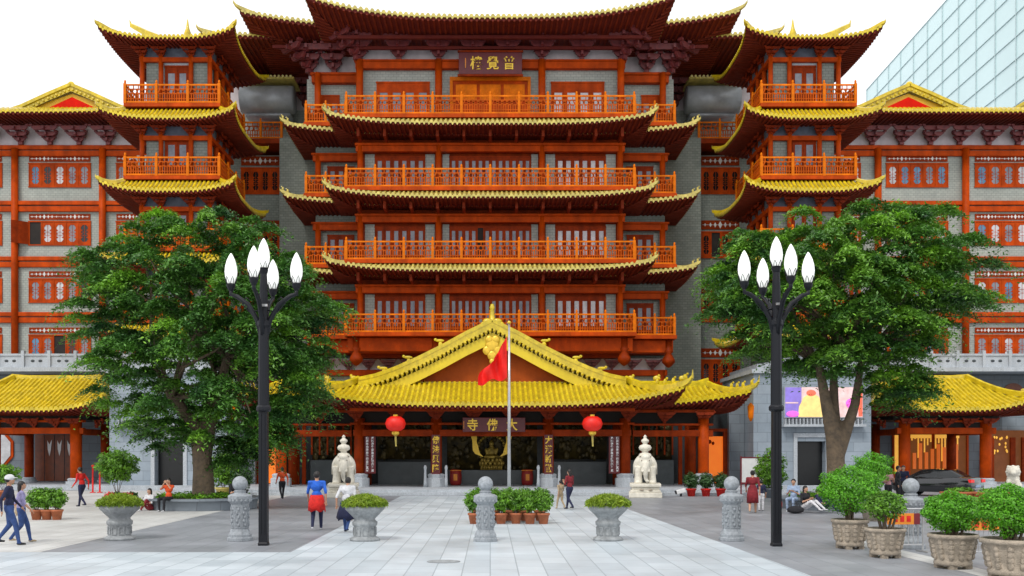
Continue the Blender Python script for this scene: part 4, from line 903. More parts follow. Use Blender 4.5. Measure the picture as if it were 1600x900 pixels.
# ------------------------------------------------------------------ glass tower far behind
gt = thing('glass_tower', 'pale cyan glass office tower rising beyond the temple roofs', 'office tower', (68, 135, 0))
A = Vector((60+.0553*178, 178, 0)); B_ = Vector((60+.0553*88, 88, 0)); H = 69.6
w_ = Vector((40, -2.2, 0))
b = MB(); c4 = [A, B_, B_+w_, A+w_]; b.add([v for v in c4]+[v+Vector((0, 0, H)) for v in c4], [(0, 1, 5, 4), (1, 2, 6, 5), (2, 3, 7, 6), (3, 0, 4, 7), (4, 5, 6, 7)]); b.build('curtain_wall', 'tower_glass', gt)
b = MB(); n = 16; o_ = Vector((-.06, 0, 0))
for k in range(n+1): q = A+(B_-A)*k/n+o_; b.bar(q, q+Vector((0, 0, H)), .12, .12)
for k in range(int(H/2.9)+1): z = Vector((0, 0, H-k*2.9)); b.bar(A+o_+z, B_+o_+z, .10, .10)
for k in range(8): q = B_+w_*k/7+Vector((0, -.06, 0)); b.bar(q, q+Vector((0, 0, H)), .12, .12)
b.build('mullions', 'tower_frame', gt)
# ------------------------------------------------------------------ trees
def inside(p, poly):
    x, y = p; c = False; n = len(poly)
    for i in range(n):
        x1, y1 = poly[i]; x2, y2 = poly[i-1]
        if (y1 > y) != (y2 > y) and x < (x2-x1)*(y-y1)/(y2-y1)+x1: c = not c
    return c
def crown(poly, d, npad, per, seed, thick, light):
    """clumps spread through a volume of real depth; returns clump list in metres"""
    rng = random.Random(seed); xs = [p[0] for p in poly]; ys = [p[1] for p in poly]; out = []
    cx = (min(xs)+max(xs))/2; cy = (min(ys)+max(ys))/2; rx = (max(xs)-min(xs))/2; ry = (max(ys)-min(ys))/2
    while len(out) < npad:
        p = (rng.uniform(min(xs), max(xs)), rng.uniform(min(ys), max(ys)))
        if not inside(p, poly): continue
        p = (cx+(p[0]-cx)*.88, cy+(p[1]-cy)*.95)
        q = max(.10, 1-((p[0]-cx)/rx)**2-((p[1]-cy)/ry)**2)**.5
        y = d+thick*q*rng.choice((-1, 1))*rng.random()**.5
        out.append(Vector((gx(p[0], d), y, gz(p[1], d))))
    for i in range(0, len(poly)):      # ragged twigs along the rim
        p = poly[i]; out.append(Vector((gx(p[0]*.90+cx*.10, d), d+rng.uniform(-.8, .8), gz(p[1]*.97+cy*.03, d))))
    return out
def tree(label, loc, pads, per, seed, mixp, trunkpts, limbs, pr=(.65, 1.15)):
    rs = np.random.RandomState(seed); t = thing('broadleaf_tree', label, 'tree', loc, 'square trees')
    c0 = Vector((loc[0], loc[1], sum(p.z for p in pads)/len(pads)))
    PP = []; NN = []; SS = []; MI = []
    for p in pads:
        out = Vector((p.x-c0.x, p.y-c0.y, 0)); out = out.normalized() if out.length > .3 else Vector((1, 0, 0)); sd = Vector((-out.y, out.x, 0))
        rl = rs.uniform(*pr); rw = rl*rs.uniform(.45, .75); rh = rs.uniform(.10, .2)
        n = int(per*rl*rl*rs.uniform(.6, 1.3)); u = rs.randn(n)*.45; v = rs.randn(n)*.42; w_ = rs.randn(n)*.5
        P = np.outer(u*rl, out)+np.outer(v*rw, sd)+np.array(p); P[:, 2] += w_*rh-.42*(u**2+v**2)*rl+.10*np.sin(u*9+v*4)*rl*.4
        N_ = rs.randn(n, 3)*.42; N_ += np.outer(u*.6, out); N_[:, 2] += 1; N_ /= np.linalg.norm(N_, axis=1)[:, None]
        PP.append(P); NN.append(N_); SS.append(rs.uniform(.10, .21, n)); MI.append(np.full(n, 1 if rs.rand() < mixp else 0))
    leaf_mesh('crown', np.concatenate(PP), np.concatenate(NN), np.concatenate(SS), None, t, mats=['leaf_tree', 'leaf_tree_light'], mi=np.concatenate(MI), aspect=.42)
    b = MB()
    for pts, rr in trunkpts: b.tube(pts, rr, 14)
    me = voxel(b, .07, 4); me.materials.append(M['bark'])
    for v in me.vertices: v.co -= Vector(loc)
    o = bpy.data.objects.new('trunk', me); COL.objects.link(o); o.parent = t
    rng = random.Random(seed)
    for k in range(limbs):
        st = trunkpts[k % len(trunkpts)][0][-1]; p = pads[rng.randrange(len(pads))]; st = Vector(st)
        m1 = st.lerp(p, .35)+Vector((rng.uniform(-.4, .4), rng.uniform(-.4, .4), rng.uniform(.1, .7))); m2 = st.lerp(p, .7)+Vector((rng.uniform(-.3, .3), rng.uniform(-.3, .3), rng.uniform(.1, .5)))
        q = MB(); q.tube([st-Vector((0, 0, .2)), m1, m2, p], [.12, .075, .045, .015], 7); q.build('limb', 'bark', t, True)
    return t
PL = [(115,395),(160,378),(205,352),(240,325),(300,345),(345,325),(365,350),(400,335),(430,350),(415,385),(470,395),(490,420),(520,470),(545,475),(505,500),(525,530),(500,560),(515,600),(525,640),(495,645),(450,690),(400,715),(365,722),(330,690),(285,690),(225,700),(180,665),(140,630),(175,590),(150,570),(165,530),(120,520),(110,470),(145,450),(105,425)]
PR = [(1100,420),(1130,378),(1148,352),(1185,375),(1235,370),(1240,328),(1300,345),(1340,318),(1365,308),(1410,315),(1440,325),(1500,320),(1480,345),(1525,370),(1510,395),(1555,410),(1525,430),(1540,475),(1500,485),(1480,505),(1450,530),(1440,550),(1400,560),(1430,590),(1465,615),(1420,635),(1370,610),(1340,580),(1300,580),(1260,565),(1220,570),(1200,552),(1165,545),(1135,522),(1145,500),(1105,480),(1115,450),(1090,440)]
dl = 40.5; xl = gx(318, dl); xr = gx(1306, dl)
tree('wide dark green tree on the left in a round stone planter, its trunk dark brown', (xl, dl, 0), crown(PL, dl, 360, 0, 3, 3.4, 0), 900, 11, .35,
     [([(xl+.05, dl, 0), (xl, dl, .6), (xl-.02, dl, 1.6), (xl-.1, dl, 2.6), (xl-.5, dl, 3.6), (xl-1.3, dl-.2, 4.8)], [.62, .48, .42, .40, .32, .2]),
      ([(xl, dl, 2.4), (xl+.2, dl+.1, 3.5), (xl+.7, dl, 5.0), (xl+1.0, dl, 6.5)], [.38, .32, .24, .14]),
      ([(xl, dl, 2.6), (xl, dl+.6, 4.2), (xl+.1, dl+1.4, 6.2)], [.3, .22, .12])], 26)
tree('wide bright green tree on the right with a pale trunk forking into three', (xr, dl, 0), crown(PR, dl, 320, 0, 5, 3.4, 0), 900, 12, .62,
     [([(xr+.1, dl, 0), (xr+.05, dl, .7), (xr, dl, 1.8), (xr-.05, dl, 2.9), (xr-.4, dl, 4.4), (xr-.75, dl, 6.2)], [.60, .44, .38, .36, .24, .15]),
      ([(xr, dl, 2.0), (xr+.35, dl, 3.0), (xr+.85, dl+.1, 4.4), (xr+1.1, dl, 6.4)], [.30, .26, .2, .12]),
      ([(xr, dl, 2.6), (xr+.05, dl+.4, 4.4), (xr+.2, dl+.8, 6.6)], [.3, .22, .12])], 26)
def planter(x, y, lab):
    t = thing('tree_planter', lab, 'planter', (x, y, 0), 'round stone tree planters')
    b = MB(); n = 40; pr = [(2.2, 0), (2.25, .38), (2.42, .40), (2.42, .48), (1.95, .48), (1.95, .35)]
    vs = []; fs = []
    for r, z in pr:
        for k in range(n): a = 2*PI*k/n; vs.append((x+r*math.cos(a), y+r*math.sin(a), z))
    for i in range(len(pr)-1):
        for k in range(n): fs.append((i*n+k, i*n+(k+1) % n, (i+1)*n+(k+1) % n, (i+1)*n+k))
    b.add(vs, fs); b.build('kerb_seat', 'granite_dark', t); b = MB(); b.lathe([(1.94, .2), (1.94, .42), (1, .5)], (x, y, 0), 24); b.build('soil', 'soil', t)
    P = np.random.randn(2600, 3); P[:, 0] = x+np.clip(P[:, 0]*.9, -1.85, 1.85); P[:, 1] = y+np.clip(P[:, 1]*.9, -1.8, 1.8); P[:, 2] = .5+np.abs(P[:, 2])*.07
    k = (P[:, 0]-x)**2+(P[:, 1]-y)**2 < 3.6; P = P[k]; N_ = np.random.randn(len(P), 3)*.5; N_[:, 2] += 1; N_ /= np.linalg.norm(N_, axis=1)[:, None]
    o = leaf_mesh('ground_cover', P, N_, np.random.uniform(.1, .2, len(P)), 'leaf_shrub', t); o['kind'] = 'stuff'
planter(xl, dl, 'round dark granite planter seat around the trunk of the left tree'); planter(xr, dl, 'round dark granite planter seat around the trunk of the right tree')
# ------------------------------------------------------------------ street lamps
def lamp(label, x, y, rot):
    t = thing('street_lamp', label, 'street lamp', (0, 0, 0), 'five globe street lamps')
    b = MB(); b.lathe([(.175, 0), (.175, .06), (.155, .08), (.150, 3.4)], (0, 0, 0), 4, rot=PI/4); b.lathe([(.155, 3.38), (.19, 3.42), (.19, 3.5), (.155, 3.54), (.13, 3.56)], (0, 0, 0), 12)
    b.lathe([(.145, 3.5), (.13, 5.5), (.17, 5.55), (.17, 5.66), (.12, 5.7), (.1, 6.6), (.08, 6.95), (.13, 7.02)], (0, 0, 0), 12)
    o = b.build('pole', 'metal_black', t); soft(o, .02)
    b = MB()
    for q in (-1, 1): b.box(q*.045-.012, q*.045+.012, -.128, -.112, .3, 3.35)
    b.build('groove_trim', 'metal_black', o)
    def globe(c, s):
        g = MB(); g.lathe([(.055, 0), (.10, .07), (.145, .20), (.158, .33), (.145, .47), (.105, .62), (.05, .74), (.012, .80)], c, 16); go = g.build('globe', 'lamp_glass', t, True)
        h = MB(); h.lathe([(.05, -.16), (.10, -.08), (.12, 0), (.09, .03)], c, 12)
        for k in range(6):
            a = PI*k/3; p = [(c[0]+r*math.cos(a+da), c[1]+r*math.sin(a+da), c[2]+z) for r, z, da in ((.10, .0, -.45), (.138, .13, -.2), (.155, .2, 0), (.138, .13, .2), (.10, .0, .45))]; h.tube(p, .008, 4)
        h.build('globe_holder', 'metal_black', go)
    globe((0, 0, 6.97), 0)
    for k in range(4):
        a = rot+k*PI/2; ca, sa = math.cos(a), math.sin(a); R = .84
        q = MB(); q.tube([(ca*.06, sa*.06, 5.25), (ca*.16, sa*.16, 5.7), (ca*.40, sa*.40, 6.1), (ca*.68, sa*.68, 6.3), (ca*R, sa*R, 6.36), (ca*R, sa*R, 6.5)], [.06, .065, .06, .055, .05, .045], 8)
        q.tube([(ca*.1, sa*.1, 5.95), (ca*.35, sa*.35, 5.9), (ca*.55, sa*.55, 6.12), (ca*.45, sa*.45, 6.28), (ca*.36, sa*.36, 6.2)], .018, 6)
        q.build('arm', 'metal_black', t, True); globe((ca*R, sa*R, 6.6), 0)
    b = MB(); b.box(-.06, .14, -.20, -.15, 6.02, 6.08); b.build('bracket_plate', 'steel', t)
    t.location = (x, y, 0); return t
lamp('black street lamp with five flame shaped white globes in front of the left tree', gx(412, 24.3), 24.3, math.radians(177))
lamp('black street lamp with five flame shaped white globes in front of the right tree', gx(1213, 24.1), 24.1, math.radians(187))
# ------------------------------------------------------------------ bollards and urns
def bollard():
    t = thing('stone_bollard', '', 'bollard', (0, 0, 0), 'carved stone bollards with ball tops')
    b = MB(); r8 = PI/8
    b.lathe([(.34, 0), (.34, .09), (.31, .10), (.31, .17), (.27, .24), (.245, .30), (.24, .32)], (0, 0, 0), 8, rot=r8)
    b.lathe([(.235, .31), (.235, .98), (.26, 1.0)], (0, 0, 0), 8, rot=r8)
    b.lathe([(.24, .99), (.27, 1.03), (.31, 1.12), (.315, 1.20), (.25, 1.24), (.15, 1.27), (.15, 1.30), (.17, 1.32), (.12, 1.35)], (0, 0, 0), 20)
    o = b.build('post', 'granite', t); soft(o, .012)
    b = MB(); b.ell((0, 0, 1.52), .20, .20, .20, 24, 16); b.build('ball', 'granite', t, True)
    b = MB()
    for k in range(8):
        a = 2*PI*k/8; c = Vector((math.cos(a), math.sin(a), 0)); tn = Vector((-math.sin(a), math.cos(a), 0)); q = c*.222
        for dz_, w_ in ((.36, .12), (.92, .12)): b.bar(q+tn*w_*.55+Vector((0, 0, dz_)), q-tn*w_*.55+Vector((0, 0, dz_)), .02, .02)
        for sg in (-1, 1): b.bar(q+tn*sg*.065+Vector((0, 0, .36)), q+tn*sg*.065+Vector((0, 0, .92)), .02, .02)
        for m_ in range(5): b.ell(q+Vector((0, 0, .43+m_*.105))+tn*.02*(-1)**m_, .035, .035, .05, 6, 5)
    b.build('carved_panel', 'granite', t); b = MB()
    for k in range(16): a = 2*PI*k/16; b.ell((.275*math.cos(a), .275*math.sin(a), 1.08), .045, .045, .05, 6, 5)
    b.build('carved_band', 'granite', t); return t
bo = bollard()
bs = [(375, 25.6, 'carved grey stone bollard beside the left street lamp'), (758.5, 25.4, 'carved grey stone bollard in the middle, in front of the potted shrubs'),
      (1143, 25.6, 'carved grey stone bollard beside the right street lamp'), (1423, 23.6, 'stone bollard half hidden behind the large planted stone pots on the right')]
for i, (px, d, lab) in enumerate(bs):
    o = bo if i == 0 else copy_tree(bo)
    o.location = (gx(px, d), d, 0); o['label'] = lab
def urn():
    t = thing('stone_urn', '', 'urn', (0, 0, 0), 'grey stone urns planted with grass')
    b = MB(); b.lathe([(.40, 0), (.40, .06), (.34, .09), (.295, .12), (.29, .38), (.33, .42), (.34, .50), (.29, .54), (.27, .58), (.30, .62), (.42, .74), (.52, .84), (.53, .93), (.50, .94), (.48, .86), (.1, .84)], (0, 0, 0), 32)
    o = b.build('bowl', 'urn_stone', t, True)
    b = MB()
    for k in range(10):
        a = 2*PI*k/10+.2; c = Vector((math.cos(a)*.297, math.sin(a)*.297, .26)); tn = Vector((-math.sin(a), math.cos(a), 0))
        for zz in (-.1, .1): b.bar(c+tn*.06+Vector((0, 0, zz)), c-tn*.06+Vector((0, 0, zz)), .02)
        for q in (-1, 1): b.bar(c+tn*.06*q-Vector((0, 0, .1)), c+tn*.06*q+Vector((0, 0, .1)), .02)
    b.build('carved_frame', 'urn_stone', o)
    n = 5200; r = .60*np.random.rand(n)**.5; a = np.random.rand(n)*2*PI; P = np.stack([r*np.cos(a), r*np.sin(a), .90+.22*(1-(r/.62)**2)+np.random.rand(n)*.12], 1)
    N_ = np.random.randn(n, 3)*.7; N_[:, 2] += .5; N_ /= np.linalg.norm(N_, axis=1)[:, None]
    g = leaf_mesh('grass_clump', P, N_, np.random.uniform(.06, .16, n), 'leaf_lime', t, aspect=.25); return t
ur = urn()
for i, (px, d, lab) in enumerate([(187, 25.9, 'grey stone urn of yellow-green grass at the left, in front of the potted bush'), (570, 25.6, 'grey stone urn of yellow-green grass beside the walking couple'), (950, 25.7, 'grey stone urn of yellow-green grass right of the row of potted shrubs')]):
    o = ur if i == 0 else copy_tree(ur)
    o.location = (gx(px, d), d, 0); o['label'] = lab; o.rotation_euler = (0, 0, i*.9)
# ------------------------------------------------------------------ big stone pots with shrubs
def big_pot(label, px, d, R, H, crown_c, cr, leaf, n, stems=5, lsz=(.05, .10)):
    t = thing('planted_pot', label, 'planter', (0, 0, 0), 'large carved stone pots with clipped shrubs')
    b = MB(); k = R
    b.lathe([(k*.70, .07), (k*.76, .10), (k*.74, .16), (k*.70, .20), (k*.78, H*.5), (k*.88, H*.8), (k*.90, H*.86), (k*1.0, H*.89), (k*1.02, H*.95), (k*.98, H), (k*.88, H), (k*.86, H*.9)], (0, 0, 0), 36); o = b.build('pot', 'pot_stone', t, True)
    b = MB()
    for j in range(12):
        a = 2*PI*j/12; c = Vector((math.cos(a), math.sin(a), 0))
        for m_ in range(4): z = .26+m_*(H*.55)/4; b.ell(c*(k*(.73+.035*m_))+Vector((0, 0, z)), .06, .06, .08, 7, 5)
    b.build('carved_swags', 'pot_stone', o)
    for j in range(4): a = PI/4+j*PI/2+.3; b = MB(); b.cbox((math.cos(a)*k*.55, math.sin(a)*k*.55, .04), .14, .14, .08); b.build('foot', 'pot_stone', o)
    b = MB(); b.lathe([(k*.86, H*.86), (k*.86, H*.93), (.05, H*.95)], (0, 0, 0), 20); b.build('soil', 'soil', t)
    b = MB(); rng = random.Random(n)
    for j in range(stems):
        a = rng.random()*6.3; r = rng.uniform(.02, .12); e = Vector((math.cos(a)*cr[0]*.6, math.sin(a)*cr[0]*.6, crown_c+rng.uniform(-.1, .15)))
        b.tube([(r*math.cos(a), r*math.sin(a), H*.85), (r*2*math.cos(a+.4), r*2*math.sin(a+.4), (H+crown_c)/2), e], [.03, .024, .01], 6)
    b.build('stems', 'bark', t)
    P, N_ = shell_leaves((0, 0, crown_c), cr, n, .45, .7, .07)
    keep = (P[:, 2] > H*.9) & ((P[:, 2] > crown_c-.25*cr[2]) | (np.random.rand(len(P)) < .45)); P = P[keep]; N_ = N_[keep]
    leaf_mesh('foliage', P, N_, np.random.uniform(*lsz, len(P)), leaf, t, aspect=.55); t.location = (gx(px, d), d, 0); return t
big_pot('carved stone pot with the tallest round clipped shrub, near the right bollard', 1328, 23.5, .44, .72, 1.42, (.78, .74, .60), 'leaf_bright', 13000, 9, (.035, .08))
big_pot('smaller carved stone pot with a thin low shrub, second of the four on the right', 1383, 21.5, .44, .66, 1.16, (.46, .45, .34), 'leaf_shrub', 2600, 9)
big_pot('carved stone pot with a wide low clipped shrub, third from the lamp', 1489, 19.5, .48, .70, 1.14, (.60, .56, .42), 'leaf_bright', 12000, 10, (.035, .075))
big_pot('largest carved stone pot with a full clipped shrub, fourth from the lamp', 1580, 18.0, .54, .74, 1.26, (.62, .60, .50), 'leaf_bright', 12000, 10, (.035, .075))
# ------------------------------------------------------------------ other potted plants
def pot_plant(label, x, y, pr, ph, fr, fz, leaf, n, cat='potted plant', group=None, pm='terracotta', z=0, asp=.35, lsz=(.08, .16)):
    t = thing('potted_plant', label, cat, (0, 0, 0), group); b = MB()
    b.lathe([(pr*.7, 0), (pr*.95, ph*.8), (pr*1.08, ph*.82), (pr*1.08, ph), (pr*.9, ph), (pr*.85, ph*.9)], (0, 0, 0), 18); b.build('pot', pm, t, True)
    P, N_ = shell_leaves((0, 0, fz), fr, n, .3, .6, .15, flat_bottom=ph*.8); leaf_mesh('foliage', P, N_, np.random.uniform(*lsz, len(P)), leaf, t, aspect=asp)
    b = MB()
    for k in range(5): a = k*1.3; b.tube([(.03*math.cos(a), .03*math.sin(a), ph*.8), (fr[0]*.5*math.cos(a), fr[0]*.5*math.sin(a), fz)], [.015, .008], 5)
    b.build('stems', 'bark', t); t.location = (x, y, z); return t
grp = 'potted shrubs in the middle of the square'
base = None
LB = ['leftmost potted shrub of the front row, left of the middle bollard', 'potted shrub half behind the middle bollard, second in the front row', 'orange pot shrub just right of the middle bollard, third in the front row', 'orange pot shrub fourth in the front row, below the flagpole',
      'orange pot shrub fifth in the front row, next to the last one', 'rightmost orange pot shrub of the front row']
for i, px in enumerate((741, 762, 783, 806, 828, 849)):
    d = 31.6+random.uniform(-.15, .15)
    if base is None: base = pot_plant(LB[0], gx(px, d), d, .20, .36, (.34, .32, .36), .76, 'leaf_shrub', 1500, group=grp)
    else: copy_tree(base, None, (gx(px, d), d, 0), i*1.1, LB[i])
for i, px in enumerate((748, 771, 795, 818, 843)):
    copy_tree(base, None, (gx(px, 32.9), 32.7, .03), i*1.7+.4, ['back row potted shrub, first from the left behind the middle bollard', 'back row potted shrub, second from the left', 'back row potted shrub, third from the left at the flagpole', 'back row potted shrub, fourth from the left', 'back row potted shrub, last on the right'][i])
for i, px in enumerate((57, 73, 89)):
    copy_tree(base, None, (gx(px, 33.5), 33.5, 0), i*1.3, ['orange pot shrub, left of the three by the walkers at the left edge', 'orange pot shrub, middle of the three by the walkers at the left edge', 'orange pot shrub, right of the three by the walkers at the left edge'][i])['group'] = 'three potted shrubs at the left edge'
pot_plant('tall light green potted bush behind the left stone urn', gx(183, 44), 44, .36, .5, (.92, .85, .78), 1.75, 'leaf_shrub', 3600, pm='terracotta', lsz=(.12, .24))
for i, (px, py_) in enumerate(((172, 42.6), (184, 42.9), (198, 42.5), (206, 43))):
    t = pot_plant(['red flowering pot, first from the left below the tall potted bush', 'red flowering pot, second from the left below the tall potted bush', 'red flowering pot, third from the left below the tall potted bush', 'red flowering pot, rightmost below the tall potted bush'][i], gx(px, py_), py_, .17, .26, (.26, .24, .18), .42, 'leaf_dark' if i % 2 else 'petal', 420, cat='flower pot', group='flowering pots by the tall bush', lsz=(.08, .13), asp=.7)
pot_plant('green bush in an ochre pot behind the trunk of the left tree', gx(349, 51), 51, .42, .5, (.82, .7, .95), 1.5, 'leaf_shrub', 2400, pm='tile_pale', lsz=(.12, .24))
pot_plant('dark bush in the shade right of the left tree trunk', gx(382, 51), 50.6, .3, .4, (.6, .5, .6), 1.0, 'leaf_dark', 1300, pm='granite_black', lsz=(.12, .2))
pot_plant('round bright bush standing between the right tree and the portico', gx(1363, 33), 33, .4, .6, (.70, .65, .5), 1.85, 'leaf_bright', 4200, pm='pot_stone', lsz=(.07, .12))
pot_plant('tall leafy bush behind the right street lamp', gx(1204, 50), 50, .4, .5, (.85, .7, 1.05), 1.45, 'leaf_shrub', 2600, pm='granite_dark', lsz=(.14, .26))
pp = None
for i, px in enumerate((1080, 1103, 1126)):
    lab = ['small dark green plant in a red pot, left of three by the gate doorway', 'small dark green plant in a red pot, middle of three by the gate doorway', 'small dark green plant in a red pot, right of three by the gate doorway'][i]
    if i == 0: pp = pot_plant(lab, gx(px, 51.5), 51.5, .26, .42, (.44, .4, .44), .85, 'leaf_dark', 900, group='red pots by the right gate doorway', pm='cloth_red', lsz=(.12, .22))
    else: copy_tree(pp, None, (gx(px, 51.5), 51.5, 0), i*1.2, lab)
pot_plant('broad low plant at the far left edge behind the walkers', gx(6, 47), 47, .4, .5, (.8, .6, .5), 1.3, 'leaf_shrub', 1300, lsz=(.14, .24))
# orange flower troughs near the car
tr_ = None
for i, (px, d) in enumerate(((1500, 36), (1552, 35.6))):
    t = thing('flower_trough', ['long orange flower trough left of two behind the wide shrub', 'long orange flower trough right of two near the white lion'][i], 'planter', (0, 0, 0), 'orange troughs'); b = MB()
    b.add([(-.5, -.2, 0), (.5, -.2, 0), (.5, .2, 0), (-.5, .2, 0), (-.62, -.28, .8), (.62, -.28, .8), (.62, .28, .8), (-.62, .28, .8)], [(3, 2, 1, 0), (0, 1, 5, 4), (1, 2, 6, 5), (2, 3, 7, 6), (3, 0, 4, 7), (4, 5, 6, 7)]); b.box(-.66, .66, -.31, .31, .8, .88); soft(b.build('trough', 'terracotta', t), .02)
    P, N_ = shell_leaves((0, 0, .92), (.6, .26, .14), 500, .3, .6, .1); leaf_mesh('foliage', P, N_, np.random.uniform(.08, .14, 500), 'leaf_shrub', t); t.location = (gx(px, d), d, 0); t.rotation_euler = (0, 0, .2)
# ------------------------------------------------------------------ statues
def elephant(label, x, y, yaw):
    t = thing('elephant_statue', label, 'statue', (0, 0, 0), 'white stone elephants before the gate')
    b = MB(); b.box(-.85, .85, -1.15, 1.0, 0, .28); b.box(-.78, .78, -1.08, .93, .281, .40); b.box(-.72, .72, -1.0, .86, .401, .56); b.box(-.8, .8, -1.1, .95, .561, .74); p = soft(b.build('pedestal', 'marble', t), .04, 3)
    b = MB(); b.ell((-.2, -1.11, .42), .12, .04, .05); b.ell((.25, -1.11, .42), .12, .04, .05); b.build('carving', 'pot_stone', p)
    b = MB()
    b.ell((0, .1, 1.68), .53, .78, .52, 16, 12); b.ell((0, -.62, 1.80), .36, .36, .44, 14, 10); b.ell((0, -.72, 2.08), .26, .24, .2)
    for q in (-1, 1):
        b.ell((q*.44, -.55, 1.78), .13, .10, .36, rot=Quaternion((0, 1, 0), -q*.35)); b.ell((q*.5, -.5, 1.62), .09, .09, .24)
        b.tube([(q*.34, -.60, 1.6), (q*.35, -.64, 1.1), (q*.36, -.66, .72)], [.23, .19, .22], 12); b.tube([(q*.33, .55, 1.6), (q*.36, .6, 1.1), (q*.36, .6, .72)], [.25, .2, .22], 12)
        b.tube([(q*.15, -.92, 1.58), (q*.20, -1.08, 1.38), (q*.15, -1.2, 1.36)], [.06, .045, .02], 8)
        b.ell((q*.36, -.84, .8), .18, .12, .08)
    b.tube([(0, -.85, 1.75), (0, -1.02, 1.5), (0, -1.04, 1.2), (.02, -.98, .98), (.10, -1.02, .84), (.18, -1.08, .88)], [.21, .16, .12, .10, .085, .06], 12)
    b.tube([(0, .85, 1.8), (.05, .95, 1.4), (.03, .92, 1.1)], [.07, .04, .03], 7)
    me = voxel(b, .035, 2); me.materials.append(M['marble']); o = bpy.data.objects.new('body', me); COL.objects.link(o); o.parent = t
    b = MB()   # saddle cloth
    n = 14; vs = []
    for j, yy in enumerate((-.32, 0, .35, .62)):
        for k in range(n+1): a = PI*k/n; r = .60-.06*abs(j-1.5)*.5; vs.append((math.cos(a)*(r), yy, 1.55+math.sin(a)*.70*(1 if j in (1, 2) else .97)-(.35 if k in (0, n) else 0)))
    b.add(vs, [(j*(n+1)+k, j*(n+1)+k+1, (j+1)*(n+1)+k+1, (j+1)*(n+1)+k) for j in range(3) for k in range(n)]); so_ = b.build('saddle_cloth', 'marble', t, True); so_.modifiers.new('s', 'SOLIDIFY').thickness = .05
    b = MB(); b.lathe([(.34, 2.2), (.30, 2.28), (.17, 2.34), (.15, 2.4), (.30, 2.5), (.34, 2.6), (.28, 2.72), (.13, 2.78), (.12, 2.84), (.20, 2.92), (.20, 3.0), (.10, 3.08), (.07, 3.14), (.10, 3.18), (.02, 3.28)], (0, .05, 0), 18); b.build('lotus_finial', 'marble', t, True)
    b = MB()
    for q in (-1, 1): b.ell((q*.2, -.93, 1.95), .035, .03, .035, 8, 6)
    b.build('eye', 'pot_stone', o); t.location = (x, y, 0); t.rotation_euler = (0, 0, yaw)
elephant('white stone elephant with a lotus finial on its back, behind the walking couple', gx(537, 50.6), 50.6, .12)
elephant('white stone elephant with a lotus finial on its back, right of the gate steps', gx(1008, 50.6), 50.6, -.14)
def lion(x, y):
    t = thing('lion_statue', 'small white stone lion on a pedestal near the right edge', 'statue', (0, 0, 0))
    b = MB(); b.box(-.45, .45, -.55, .55, 0, .5); b.box(-.5, .5, -.6, .6, .501, .66); soft(b.build('pedestal', 'granite', t), .03)
    b = MB(); b.ell((0, .15, .95), .26, .34, .3); b.ell((0, -.12, 1.15), .27, .24, .34); b.ell((0, -.25, 1.48), .26, .24, .25); b.ell((0, -.46, 1.42), .13, .12, .11)
    for q in (-1, 1): b.tube([(q*.18, -.25, 1.1), (q*.19, -.36, .66)], [.11, .10], 8); b.ell((q*.2, -.42, .70), .1, .13, .07); b.ell((q*.25, .25, .8), .13, .28, .2); b.ell((q*.2, -.2, 1.7), .06, .05, .07)
    for k in range(12): a = k*PI/6; b.ell((.24*math.cos(a), -.2, 1.46+.24*math.sin(a)), .08, .1, .08)
    me = voxel(b, .025, 1); me.materials.append(M['marble']); o = bpy.data.objects.new('body', me); COL.objects.link(o); o.parent = t
    t.location = (x, y, 0); t.rotation_euler = (0, 0, -.5)
lion(gx(1583, 44), 44)
# ------------------------------------------------------------------ flagpole and flag
x = gx(795.5, 45.5); y = 45.5; zt = gz(506, y)
t = thing('flagpole', 'tall thin pale metal flagpole in front of the gate', 'flagpole', (x, y, 0)); b = MB(); b.lathe([(.25, 0), (.25, .2), (.1, .22)], (x, y, 0), 12); b.build('foot', 'granite', t)
b = MB(); b.lathe([(.085, .2), (.075, zt*.5), (.05, zt)], (x, y, 0), 12); b.build('pole', 'steel', t, True); b = MB(); b.ell((x, y, zt+.06), .09, .09, .09); b.build('ball', 'gold', t, True)
b = MB(); nu, nv = 16, 10; vs = []
for i in range(nu+1):
    for j in range(nv+1):
        u = i/nu; v = j/nv; k = .12+.24*u
        px = 792-u*48*(.42+.58*v); pz = 525+65*v+u*(36-25*v)
        pz += 3*math.sin(u*9)*v-7*math.sin(PI*v)*u; px += 4*math.sin(v*7)*u; vs.append((gx(px, y), y+k*math.sin(u*12+v*5), gz(pz, y)))
b.add(vs, [(i*(nv+1)+j, (i+1)*(nv+1)+j, (i+1)*(nv+1)+j+1, i*(nv+1)+j+1) for i in range(nu) for j in range(nv)]); fl = b.build('red_flag', 'flag', None, True); tag(fl, 'red flag hanging in loose folds from the flagpole', 'flag')
# ------------------------------------------------------------------ whiteboard, red posts, floodlight, barriers
x = gx(1168, 53); t = thing('white_board', 'blank white notice board in a dark red frame beside the gate', 'notice board', (x, 51.5, 0)); b = MB()
b.box(x-.72, x+.72, 51.48, 51.52, .75, 2.05); b.build('panel', 'white', t); b = MB()
for a_, c_, z0, z1 in ((-.78, -.72, 0, 2.15), (.72, .78, 0, 2.15), (-.72, .72, .66, .75), (-.72, .72, 2.05, 2.11)): b.box(x+a_, x+c_, 51.46, 51.54, z0, z1)
for q in (-.75, .75): b.box(x+q-.04, x+q+.04, 51.2, 51.8, 0, .05)
b.build('frame', 'maroon', t)
for i, px in enumerate((145, 156)):
    x = gx(px, 56); t = thing('red_post', ['slim red post, left of two in front of the left portico', 'slim red post, right of two in front of the left portico'][i], 'post', (x, 56, 0), 'red queue posts'); b = MB(); b.lathe([(.16, 0), (.16, .04), (.05, .06), (.045, 1.5), (.08, 1.52), (.08, 1.6), (.03, 1.64)], (x, 56, 0), 12); b.build('shaft', 'cloth_red', t, True)
